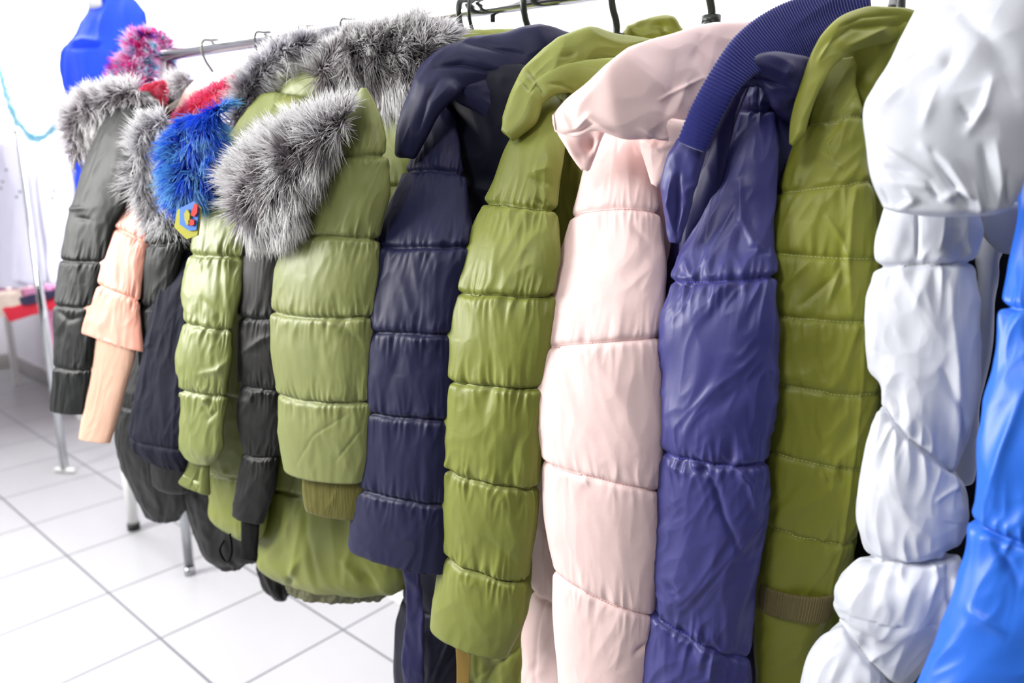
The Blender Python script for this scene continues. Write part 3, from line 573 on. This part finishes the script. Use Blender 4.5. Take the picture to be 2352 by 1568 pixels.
form('hood_panel', [(1226, 232, 1240, 240), (1228, 190, 1270, 216), (1270, 158, 1300, 210), (1330, 140, 1345, 225), (1420, 134, 1420, 260)], M['olive_b'], c9, [-.2, -.18, -.15], rho=.4, puff=0, wr=.003, seed=42, nu=140,
     strokes=[([(1262, 192), (1290, 194), (1320, 212)], 4, -3), ([(1230, 200), (1250, 215)], 5, -3)])
form('collar', [(1436, 80, 1442, 100), (1482, 57, 1492, 100), (1541, 50, 1536, 98), (1560, 76, 1556, 100)], M['olive_c'], c9, .02, rho=.5, puff=0, wr=.006, seed=43, wlam=.03, strokes=[([(1520, 60), (1535, 90)], 5, -4)])

# --- pink coat
c10 = coat('quilted_coat', 'pale pink quilted coat with a wide folded collar in the middle of the rail', 1370, .15)
form('sleeve', [(1382, 280, 1452, 280), (1356, 350, 1482, 345), (1318, 497, 1512, 492, 's'), (1283, 600, 1523, 600), (1240, 700, 1522, 690), (1224, 797, 1518, 775, 's'), (1221, 880, 1517, 890), (1230, 965, 1517, 1000), (1248, 1058, 1511, 1122, 's'), (1256, 1180, 1510, 1225), (1274, 1311, 1498, 1410, 's'), (1272, 1400, 1490, 1490), (1286, 1560, 1478, 1620), (1290, 1650, 1470, 1700)], M['pink'], c10, [-.18, -.22, -.26, -.285, -.285, -.285], rho=.5, seed=44, nu=260, dv=.002, pucker=.0018, groove=.004, wr=.0012, stitch=M['thread_pink'], capl=.3, sag=-.008,
     strokes=[([(1385, 290), (1375, 350)], 6, -3), ([(1420, 290), (1418, 350)], 5, -2), ([(1445, 290), (1462, 350)], 6, -3), ([(1440, 940), (1350, 800)], 25, 2.5), ([(1245, 760), (1330, 900)], 22, -1.6), ([(1460, 1500), (1484, 1480)], 6, -6), ([(1340, 1090), (1352, 1115)], 4, 2), ([(1455, 520), (1490, 560)], 10, -2)])
form('body', [(1440, 400, 1560, 400), (1400, 600, 1560, 600), (1340, 900, 1480, 900), (1250, 1090, 1440, 1090), (1230, 1200, 1430, 1200), (1224, 1290, 1430, 1290), (1228, 1350, 1430, 1370, 's'), (1210, 1430, 1430, 1430), (1204, 1500, 1430, 1500), (1202, 1640, 1430, 1640)], M['pink'], c10, -.16, rho=.6, seed=45, wr=.004, strokes=[([(1258, 1150), (1250, 1300), (1255, 1370)], 4, -3), ([(1262, 1370), (1240, 1450), (1235, 1568)], 5, -4)])
form('collar', [(1267, 258, 1275, 305), (1290, 230, 1318, 318), (1345, 186, 1366, 305), (1392, 146, 1428, 322), (1432, 117, 1482, 318), (1486, 96, 1545, 330), (1560, 76, 1598, 330), (1640, 60, 1655, 300), (1725, 50, 1720, 230)], M['pink'], c10, [-.30, -.30, -.30, -.29, -.26, -.2, -.12, -.06], rho=.35, puff=0, wr=.003, seed=46, nu=260, wlam=.08, capl=.25,
     strokes=[([(1320, 300), (1350, 268), (1372, 282), (1400, 300)], 8, 5), ([(1300, 310), (1335, 300), (1360, 285)], 6, -4), ([(1550, 140), (1548, 200), (1520, 300)], 14, -3.5), ([(1575, 180), (1550, 260)], 7, 3), ([(1515, 230), (1560, 205), (1610, 180)], 4, 2.2), ([(1280, 250), (1310, 300)], 6, 2.5), ([(1470, 300), (1500, 325), (1530, 318)], 6, 4), ([(1610, 80), (1590, 150)], 16, -3), ([(1640, 90), (1600, 250)], 12, 3), ([(1380, 180), (1330, 240), (1320, 280)], 14, 2)])
form('collar_flap', [(1278, 290, 1385, 300), (1300, 326, 1372, 330), (1318, 352, 1362, 356), (1340, 384, 1348, 386)], M['pink'], c10, -.255, rho=.25, puff=0, wr=.002, nu=100, seed=47, strokes=[([(1355, 310), (1350, 350)], 16, -14), ([(1300, 315), (1340, 385)], 6, 3)])
form('collar_flap', [(1455, 285, 1600, 300), (1478, 330, 1560, 345), (1490, 380, 1535, 385), (1500, 420, 1508, 424)], M['pink'], c10, -.235, rho=.35, puff=0, wr=.003, nu=120, seed=48, strokes=[([(1480, 320), (1515, 340), (1550, 328)], 5, 3)])

# --- indigo coat
c11 = coat('knit_collar_coat', 'shiny indigo padded coat with a ribbed knit collar right of the pink coat', 1650, .12)
form('sleeve', [(1712, 178, 1752, 178), (1684, 258, 1768, 255, 's'), (1650, 335, 1776, 335), (1608, 478, 1775, 475), (1572, 570, 1770, 570), (1548, 642, 1774, 630, 's'), (1524, 730, 1778, 730), (1522, 880, 1776, 890), (1532, 1034, 1757, 1058, 's'), (1517, 1140, 1765, 1150), (1508, 1290, 1745, 1300), (1513, 1405, 1717, 1503, 's'), (1492, 1490, 1716, 1570), (1484, 1600, 1712, 1660)], M['indigo'], c11, [-.18, -.22, -.26, -.29, -.29, -.29], rho=.5, seed=49, nu=260, dv=.002, pucker=.005, groove=.005, wr=.0028, wlam=.045, dia=.5, stitch=M['thread_indigo'], capl=.3,
     strokes=[([(1745, 185), (1740, 262)], 3, -2), ([(1700, 420), (1702, 500), (1730, 560), (1752, 575)], 8, 4), ([(1650, 400), (1620, 560)], 9, 3), ([(1690, 470), (1640, 560), (1600, 630)], 7, 2.5), ([(1560, 640), (1590, 640), (1575, 600)], 8, 5), ([(1595, 1040), (1640, 1110), (1660, 1180), (1700, 1270)], 7, -4), ([(1570, 1050), (1600, 1090)], 8, -4), ([(1660, 1040), (1720, 1110), (1740, 1180)], 8, 4), ([(1545, 1070), (1575, 1090)], 7, 4), ([(1600, 1080), (1640, 1075)], 10, -4), ([(1535, 1340), (1560, 1370)], 6, -3), ([(1600, 1450), (1612, 1470)], 5, 4), ([(1550, 1430), (1600, 1500)], 8, -4), ([(1640, 1500), (1630, 1560)], 7, 4)])
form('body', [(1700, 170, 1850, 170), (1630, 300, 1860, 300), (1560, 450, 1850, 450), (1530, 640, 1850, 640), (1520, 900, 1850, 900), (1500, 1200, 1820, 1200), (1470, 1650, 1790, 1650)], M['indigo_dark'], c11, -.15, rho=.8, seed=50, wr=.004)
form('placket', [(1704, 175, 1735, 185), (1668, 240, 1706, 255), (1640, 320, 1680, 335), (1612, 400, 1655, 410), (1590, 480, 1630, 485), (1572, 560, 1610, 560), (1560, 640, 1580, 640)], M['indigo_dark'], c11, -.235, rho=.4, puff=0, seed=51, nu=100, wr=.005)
form('knit_collar', [(1557, 322, 1620, 348), (1584, 256, 1645, 292), (1626, 178, 1690, 210), (1674, 104, 1740, 165), (1728, 50, 1800, 150), (1800, 8, 1865, 150), (1890, -14, 1930, 110), (1996, -2, 1996, 40)], M['indigo_knit'], c11, [-.29, -.28, -.26, -.22, -.17, -.11, -.06], rho=.26, puff=0, wr=.0015, seed=52, nu=220, dv=.0008, rib=(.0042, .00055, 'v'), wlam=.1, capl=.3)
form('collar_tip', [(1556, 322, 1620, 346), (1527, 383, 1607, 400), (1519, 445, 1592, 452), (1528, 505, 1578, 508), (1540, 552, 1562, 553)], M['indigo'], c11, -.27, rho=.4, puff=0, wr=.003, wlam=.03, seed=53, nu=140, strokes=[([(1545, 400), (1535, 470), (1548, 530)], 6, 4), ([(1560, 400), (1555, 540)], 6, -5), ([(1570, 480), (1556, 535)], 5, 3)])
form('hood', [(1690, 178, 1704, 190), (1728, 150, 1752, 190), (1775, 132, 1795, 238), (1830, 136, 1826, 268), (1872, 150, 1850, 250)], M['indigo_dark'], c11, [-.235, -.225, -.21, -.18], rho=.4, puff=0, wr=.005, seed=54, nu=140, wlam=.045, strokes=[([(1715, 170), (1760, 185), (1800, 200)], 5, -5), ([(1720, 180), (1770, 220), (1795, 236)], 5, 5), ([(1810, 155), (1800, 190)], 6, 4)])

# --- second olive coat, flat quilting
c12 = coat('quilted_coat', 'flat-quilted moss green coat with a webbing tab, left of the white one', 1900, .12)
form('sleeve', [(1916, 140, 1960, 134), (1874, 225, 1970, 220), (1848, 288, 1976, 268, 's'), (1815, 365, 1990, 358), (1790, 440, 1998, 418, 's'), (1774, 510, 2012, 510), (1766, 578, 2012, 592, 's'), (1766, 650, 2008, 660), (1762, 716, 2004, 734, 's'), (1760, 800, 2008, 815), (1758, 870, 2007, 902, 's'), (1756, 950, 1998, 975), (1754, 1020, 1985, 1070, 's'), (1750, 1100, 1978, 1155), (1746, 1185, 1960, 1240, 's'), (1743, 1270, 1946, 1310), (1740, 1340, 1926, 1368), (1738, 1400, 1908, 1412), (1736, 1480, 1878, 1490), (1733, 1568, 1853, 1575), (1728, 1660, 1832, 1665)], M['olive_c'], c12, [-.15, -.2, -.23, -.25, -.25, -.25], rho=.5, seed=55, nu=260, dv=.002, puff=.02, pucker=.0024, groove=.003, wr=.0028, wlam=.045, wan=2.6, dia=.35, stitch=M['thread_olive'], capl=.3, sq=2.3, plen=.015,
     strokes=[([(1960, 440), (1950, 600), (1955, 720)], 9, 4), ([(1900, 500), (1940, 560), (1950, 620)], 7, 2.5), ([(1880, 350), (1930, 390)], 5, 2.5), ([(1915, 380), (1900, 330), (1930, 300)], 4, 2), ([(1985, 730), (1980, 900), (1960, 1050), (1935, 1240), (1900, 1400)], 6, 3), ([(1885, 740), (1880, 820), (1890, 870)], 5, -3), ([(1875, 900), (1872, 980), (1890, 1030)], 4, -2.5), ([(1880, 1060), (1905, 1110)], 4, -3), ([(1930, 1060), (1935, 1110)], 5, -3), ([(1800, 660), (1860, 600)], 6, 2), ([(1840, 700), (1910, 640)], 6, -2.5), ([(1930, 620), (1900, 700)], 6, 3)])
form('webbing_tab', [(1742, 1333, 1921, 1362), (1740, 1360, 1914, 1388), (1738, 1378, 1909, 1410)], M['webbing'], c12, -.255, rho=.62, puff=0, wr=.0006, nu=800, rib=(.0032, .0006, 'u'), ends=('open', 'open'), seed=56, sq=2.3, ends_in=.004, label='grey-brown grosgrain webbing')
form('body', [(1900, 90, 2100, 70), (1890, 180, 2080, 180), (1900, 300, 2070, 300), (1900, 500, 2060, 500), (1880, 900, 2040, 900), (1800, 1200, 1960, 1200), (1740, 1650, 1880, 1650)], M['olive_c'], c12, -.12, rho=.6, seed=57, wr=.006, wlam=.04)
form('hood', [(1822, 328, 1838, 306), (1822, 265, 1864, 238), (1842, 185, 1890, 182), (1868, 108, 1922, 142), (1922, 38, 1962, 120), (1990, 14, 2012, 104), (2055, 16, 2052, 96), (2115, 26, 2090, 84)], M['olive_c'], c12, [-.24, -.22, -.19, -.15, -.12], rho=.45, puff=0, wr=.004, wlam=.05, seed=58, nu=200,
     strokes=[([(1905, 100), (1960, 60), (2010, 62), (2060, 60)], 8, -4), ([(1950, 105), (1990, 85), (2040, 60)], 8, 5), ([(1880, 140), (1910, 90)], 5, 3), ([(1930, 60), (1980, 40), (2060, 35)], 5, -2.5)])

# --- white coat
c13 = coat('puffer_coat', 'white puffer with a big crumpled hood beside the blue coat at the right edge', 2130, .12)
form('sleeve', [(2056, 450, 2218, 450), (2030, 530, 2245, 525), (2018, 612, 2232, 598, 's'), (2003, 730, 2242, 745), (2007, 840, 2238, 915), (2032, 927, 2204, 1092, 's'), (1993, 1040, 2216, 1170), (1974, 1190, 2208, 1222), (1993, 1276, 2178, 1271, 's'), (1940, 1330, 2204, 1322), (1928, 1385, 2186, 1420), (1942, 1430, 2070, 1570, 's'), (1880, 1490, 2060, 1640), (1850, 1600, 2040, 1740)], M['white'], c13, [-.24, -.27, -.3, -.31, -.31], rho=.6, seed=59, nu=260, dv=.002, puff=.09, pucker=.0055, groove=.008, wr=.0026, lam=.017, plen=.03, stitch=M['thread_white'], capl=.3,
     strokes=[([(2107, 475), (2107, 590)], 4, -4), ([(2180, 640), (2200, 900), (2195, 1050)], 12, 4), ([(2165, 850), (2210, 950), (2220, 1030)], 9, -4), ([(2150, 1150), (2190, 1110)], 6, 3), ([(2190, 1330), (2150, 1480)], 10, 5), ([(2170, 1290), (2178, 1400)], 6, -4), ([(2140, 1290), (2150, 1330)], 6, 3), ([(1900, 1440), (1930, 1420)], 6, 4)])
form('body', [(2200, 300, 2380, 300), (2235, 480, 2340, 480), (2245, 620, 2290, 620), (2240, 720, 2288, 720), (2235, 820, 2278, 820), (2215, 920, 2252, 920), (2180, 1100, 2230, 1100)], M['white'], c13, -.17, rho=.8, seed=60, wr=.003)
form('lining', [(2000, 420, 2420, 420), (1985, 600, 2420, 600), (1970, 800, 2400, 800), (1940, 1100, 2380, 1100), (1880, 1400, 2340, 1400), (1820, 1650, 2300, 1650)], M['black'], c13, -.08, rho=.5, seed=61, label='black filler standing in for the shade in the gap')  # black sheet put behind the sleeve to paint the dark shade between coats
form('hood', [(2140, -60, 2400, -70), (2100, 20, 2400, 0), (2060, 100, 2385, 90), (2012, 190, 2372, 190), (1983, 262, 2362, 265), (1986, 345, 2358, 355), (1998, 420, 2352, 430), (2022, 480, 2330, 478)], M['white'], c13, [-.2, -.24, -.28, -.31, -.32, -.32], rho=.45, puff=0, wr=.0034, wlam=.085, seed=62, nu=300, dv=.002, sq=2.4, capl=.25, dia=.3,
     strokes=[([(2205, 20), (2250, 60), (2310, 140), (2345, 220)], 26, -7), ([(2120, 340), (2180, 380), (2230, 450), (2260, 485)], 12, 6), ([(2140, 350), (2200, 440), (2225, 480)], 9, -6), ([(2160, 460), (2200, 440), (2230, 450)], 9, 5), ([(2225, 300), (2260, 250), (2280, 180)], 12, 5), ([(2205, 240), (2230, 280)], 12, -5), ([(2010, 330), (2060, 360), (2130, 400)], 9, 3.5), ([(2190, 120), (2170, 160)], 18, -4), ([(2290, 330), (2300, 420), (2290, 490)], 12, 5), ([(2080, 440), (2100, 460), (2060, 485)], 7, 4), ([(2260, 340), (2280, 460)], 10, -5), ([(2000, 270), (2070, 200)], 14, 3), ([(2050, 420), (2130, 430), (2190, 455)], 7, 3), ([(2030, 380), (2090, 400)], 8, -3), ([(2130, 420), (2160, 462)], 6, -4), ([(2240, 420), (2255, 490)], 7, 4), ([(2315, 400), (2325, 480)], 8, -4), ([(2020, 440), (2040, 480)], 7, -3), ([(2060, 150), (2120, 110)], 14, -3), ([(2150, 200), (2120, 290)], 12, 2.5)])
form('hood_back', [(2200, -60, 2560, -60), (2290, 60, 2540, 60), (2325, 170, 2520, 170), (2350, 290, 2500, 290)], M['white'], c13, [-.2, -.24, -.26], rho=.45, puff=0, wr=.005, seed=63, strokes=[([(2290, 40), (2350, 130)], 14, -6)])
form('hood_fold', [(2250, 480, 2370, 480), (2258, 530, 2362, 530), (2290, 575, 2345, 578)], M['white'], c13, -.2, rho=.5, puff=0, wr=.004, seed=64)

# --- blue coat at the right edge
c14 = coat('puffer_coat', 'glossy bright blue puffer cut off by the right edge of the photo', 2440, .12)
form('sleeve', [(2362, 420, 2520, 420), (2330, 600, 2540, 600), (2316, 706, 2546, 722, 's'), (2284, 850, 2550, 870), (2258, 1030, 2550, 1060), (2252, 1196, 2555, 1290, 's'), (2215, 1330, 2545, 1420), (2160, 1480, 2530, 1570), (2100, 1620, 2500, 1700)], M['blue'], c14, [-.25, -.3, -.34, -.36, -.38], rho=.5, seed=65, nu=260, dv=.002, pucker=.005, groove=.006, wr=.003, wlam=.06, dia=.4,
     strokes=[([(2352, 890), (2300, 1040), (2262, 1190)], 14, 4), ([(2290, 1250), (2340, 1330)], 10, -4), ([(2230, 1400), (2300, 1450)], 10, 4)])
form('body', [(2400, 300, 2560, 300), (2400, 700, 2560, 700), (2360, 1100, 2560, 1100), (2300, 1600, 2560, 1600)], M['blue'], c14, -.2, rho=.6, seed=66)

# ------------------------------------------------------------------ things behind on the left
sc_ = thing('fur_scarf', 'shaggy pink, cyan and purple fur scarf looped over the rail end', 'scarf', (-1.5, 0, 1.5))
mul = pal_multi([(150, 70, 205), (255, 110, 205), (255, 205, 245), (255, 240, 255), (120, 228, 255), (255, 170, 230), (255, 90, 190)])
fur('front_fall', [(250, 205, 320, 230), (258, 170, 345, 190), (282, 130, 345, 150), (296, 90, 340, 125), (330, 68, 358, 108)], sc_, -.05, 5000, .03, mul, seed=70, rho=.7, width=.0012, basecol=lin(250, 120, 200))
fur('back_fall', [(330, 70, 350, 112), (362, 76, 358, 114), (392, 104, 366, 122), (400, 150, 372, 150), (398, 178, 376, 178)], sc_, .03, 3500, .022, mul, seed=71, rho=.7, width=.0012, basecol=lin(250, 120, 190))

dm = thing('display_torso', 'display torso wearing a bright blue fleece top at the upper left', 'mannequin', (-3.3, .85, 0))
form('fleece_top', [(215, -10, 300, -14), (192, 40, 330, 20), (172, 85, 341, 70), (142, 122, 342, 122), (139, 165, 338, 165), (150, 220, 325, 220), (156, 300, 305, 300), (166, 390, 290, 400), (172, 470, 292, 480), (176, 560, 292, 565)], M['fleece'], dm, .85, rho=.6, puff=0, wr=.006, wlam=.12, seed=72, strokes=[([(165, 100), (200, 92), (235, 95)], 6, 14), ([(165, 112), (235, 104)], 5, -12), ([(232, 90), (250, 0)], 6, 14), ([(285, 0), (292, 70)], 8, 12), ([(235, 100), (262, 160)], 6, 8)])
form('neck', [(190, -60, 232, -60), (192, -20, 232, -20), (200, 12, 236, 12)], M['skin_grey'], dm, .82, rho=.9, puff=0, wr=0, nu=60, label='bare grey neck')
q_ = at(250, 520, .85)
pipe('stand_pole', [(q_[0], .85, 0.02), (q_[0], .85, q_[2] + .1)], .014, M['grey_metal'], dm)
pipe('stand_foot', [(q_[0], .85, 0.0), (q_[0], .85, 0.02)], .06, M['grey_metal'], dm, nu=40)

# second rack with pale jackets
pb = on_floor(150, 1085)
r2 = thing('garment_rack', 'slim chrome post and rail holding the pale jackets at the far left', 'garment rack', (float(pb[0]), float(pb[1]), 0))
ptop = 1.72
pipe('post', [(pb[0], pb[1], 0.02), (pb[0], pb[1], ptop)], .019, M['chrome'], r2)
pipe('foot', [(pb[0] - .05, pb[1] - .02, .015), (pb[0] + .05, pb[1] + .02, .015)], .012, M['white_paint'], r2)
pipe('rail', [(pb[0], pb[1], ptop), (pb[0] - .95, pb[1] + .17, ptop)], .014, M['white_paint'], r2)
YB = float(pb[1])
for i, (rows_, lab) in enumerate([
    ([(96, 335, 140, 325), (84, 400, 172, 395), (82, 480, 172, 480), (84, 560, 166, 560), (82, 640, 160, 645)], 'pale lilac jacket right of the chrome post, half behind the black coat'),
    ([(46, 338, 84, 334), (36, 400, 94, 400), (34, 500, 90, 500), (32, 640, 84, 645)], 'off-white jacket with a stand collar directly behind the chrome post'),
    ([(-60, 330, 40, 335), (-70, 420, 52, 420), (-70, 530, 56, 530), (-70, 655, 66, 655)], 'white jacket with dark snaps at the far left edge')]):
    t = thing('pale_jacket', lab, 'jacket', (float(at(rows_[1][0], 600, YB)[0]) + .1, YB + .08 + .06 * i, .75), 'pale jackets on the second rack')
    form('body', rows_, M['white_cloth'], t, YB + .08 + .05 * i, rho=.6, puff=0, wr=.012, wlam=.16, wan=4, seed=80 + i, nu=100, dv=.006, ends=('round', 'open'))
    sn = [[(124, 438), (120, 455)], [(46, 440), (38, 452)], [(15, 390), (6, 417), (2, 432)]][i]
    for q_ in sn:
        a_ = at(q_[0], q_[1], YB + .08 + .05 * i) - ray(*q_) * .14
        pipe('snap', [a_, a_ - ray(*q_) * .004], .006, M['hanger_dark'], t, nu=12)
gar = fur('tinsel_garland', [(-4, 150, 2, 152), (10, 215, 17, 213), (31, 270, 38, 266), (57, 308, 62, 302), (90, 321, 92, 313), (122, 301, 117, 296), (147, 267, 142, 264), (155, 235, 151, 234)], None, 1.25, 4500, .036, pal_multi([(170, 235, 250), (215, 248, 255), (140, 220, 245), (245, 254, 255)]), seed=90, rho=.8, width=.0012, spread=1.5, basecol=lin(190, 240, 250))
tag(gar, 'pale cyan tinsel garland swagged at the upper left', 'garland')

# low table with folded clothes near the corner
tb = thing('display_table', 'cream topped display table near the room corner', 'table', (-5.6, 1.2, 0))
def tq(px, py, Y): return at(px, py, Y)
A_ = tq(-60, 718, 1.0); 
zt = float(at(30, 690, 1.15)[2])
box('tabletop', (float(at(-60, 690, 1.15)[0]), 1.2, zt - .03), (1.5, .7, .05), M['cloth_cream'], tb, rz=RZ, bev=.01)
for dx, dy in ((-.65, -.28), (.62, -.28), (-.65, .28), (.62, .28)):
    cx_ = float(at(-60, 690, 1.15)[0]) + dx * math.cos(RZ) - dy * math.sin(RZ); cy_ = 1.2 + dx * math.sin(RZ) + dy * math.cos(RZ)
    box('leg', (cx_, cy_, (zt - .05) / 2), (.04, .04, zt - .05), M['white_paint'], tb, rz=RZ)

def folded(nm, rows_, mat, Y, lab, cat='folded garment', rho=.5, sq=5):
    o = form(nm, rows_, mat, None, Y, rho=rho, puff=0, wr=.006, wlam=.1, nu=90, dv=.006, sq=sq, seed=len(lab))
    tag(o, lab, cat); return o
folded('red_garment', [(8, 708, 24, 734), (60, 694, 70, 724), (130, 676, 136, 705), (170, 668, 172, 694)], MAT['cloth_red'], .95, 'bright red folded garment sticking out past the table edge')
folded('navy_garment', [(44, 684, 52, 700), (80, 676, 88, 692), (130, 664, 134, 678), (160, 656, 164, 668)], MAT['cloth_navy'], .93, 'dark navy folded garment lying on top of the red one')
folded('pink_garment', [(-10, 664, -8, 684), (60, 664, 66, 682), (110, 655, 116, 672)], MAT['cloth_pink'], .98, 'thin pale pink folded garment above the navy one')
folded('cream_garment', [(-60, 672, -60, 730), (-10, 672, -6, 722), (44, 668, 52, 702)], MAT['cloth_cream'], .96, 'cream folded cloth at the left edge of the table')
po = form('pink_dress', [(104, 660, 140, 660), (106, 760, 146, 760), (112, 840, 150, 845)], MAT['cloth_pink'], None, 1.1, rho=.5, puff=0, wr=.01, wlam=.1, nu=70, dv=.006); tag(po, 'pink garment hanging behind the chrome post, left of the black coat', 'dress')

# low stand with two visible legs under the coats
l1, l2 = on_floor(308, 1215), on_floor(437, 1318)
st = thing('display_stand', 'low stand hidden by the coats, its slim metal legs showing below them', 'stand', (float((l1[0] + l2[0]) / 2), float((l1[1] + l2[1]) / 2 + .2), 0))
dv_ = np.array([math.sin(-RZ), math.cos(-RZ)]) * .5
tops = []
for (q_, m_, r_) in ((l1, 'white_paint', .022), (l2, 'grey_metal', .017)):
    for s_ in (0, 1):
        x_, y_ = q_[0] + dv_[0] * s_, q_[1] + dv_[1] * s_
        lg = pipe('leg', [(x_, y_, .03), (x_, y_, .58)], r_, MAT[m_], st)
        pipe('rubber_foot', [(x_, y_, 0), (x_, y_, .032)], r_ * 1.15, MAT['rubber' if m_ == 'white_paint' else 'grey_metal'], lg)
        tops.append((x_, y_))
cx_, cy_ = np.mean(tops, 0)
box('shelf', (cx_, cy_, .59), (.62, .58, .03), MAT['white_paint'], st, rz=RZ, bev=.005)
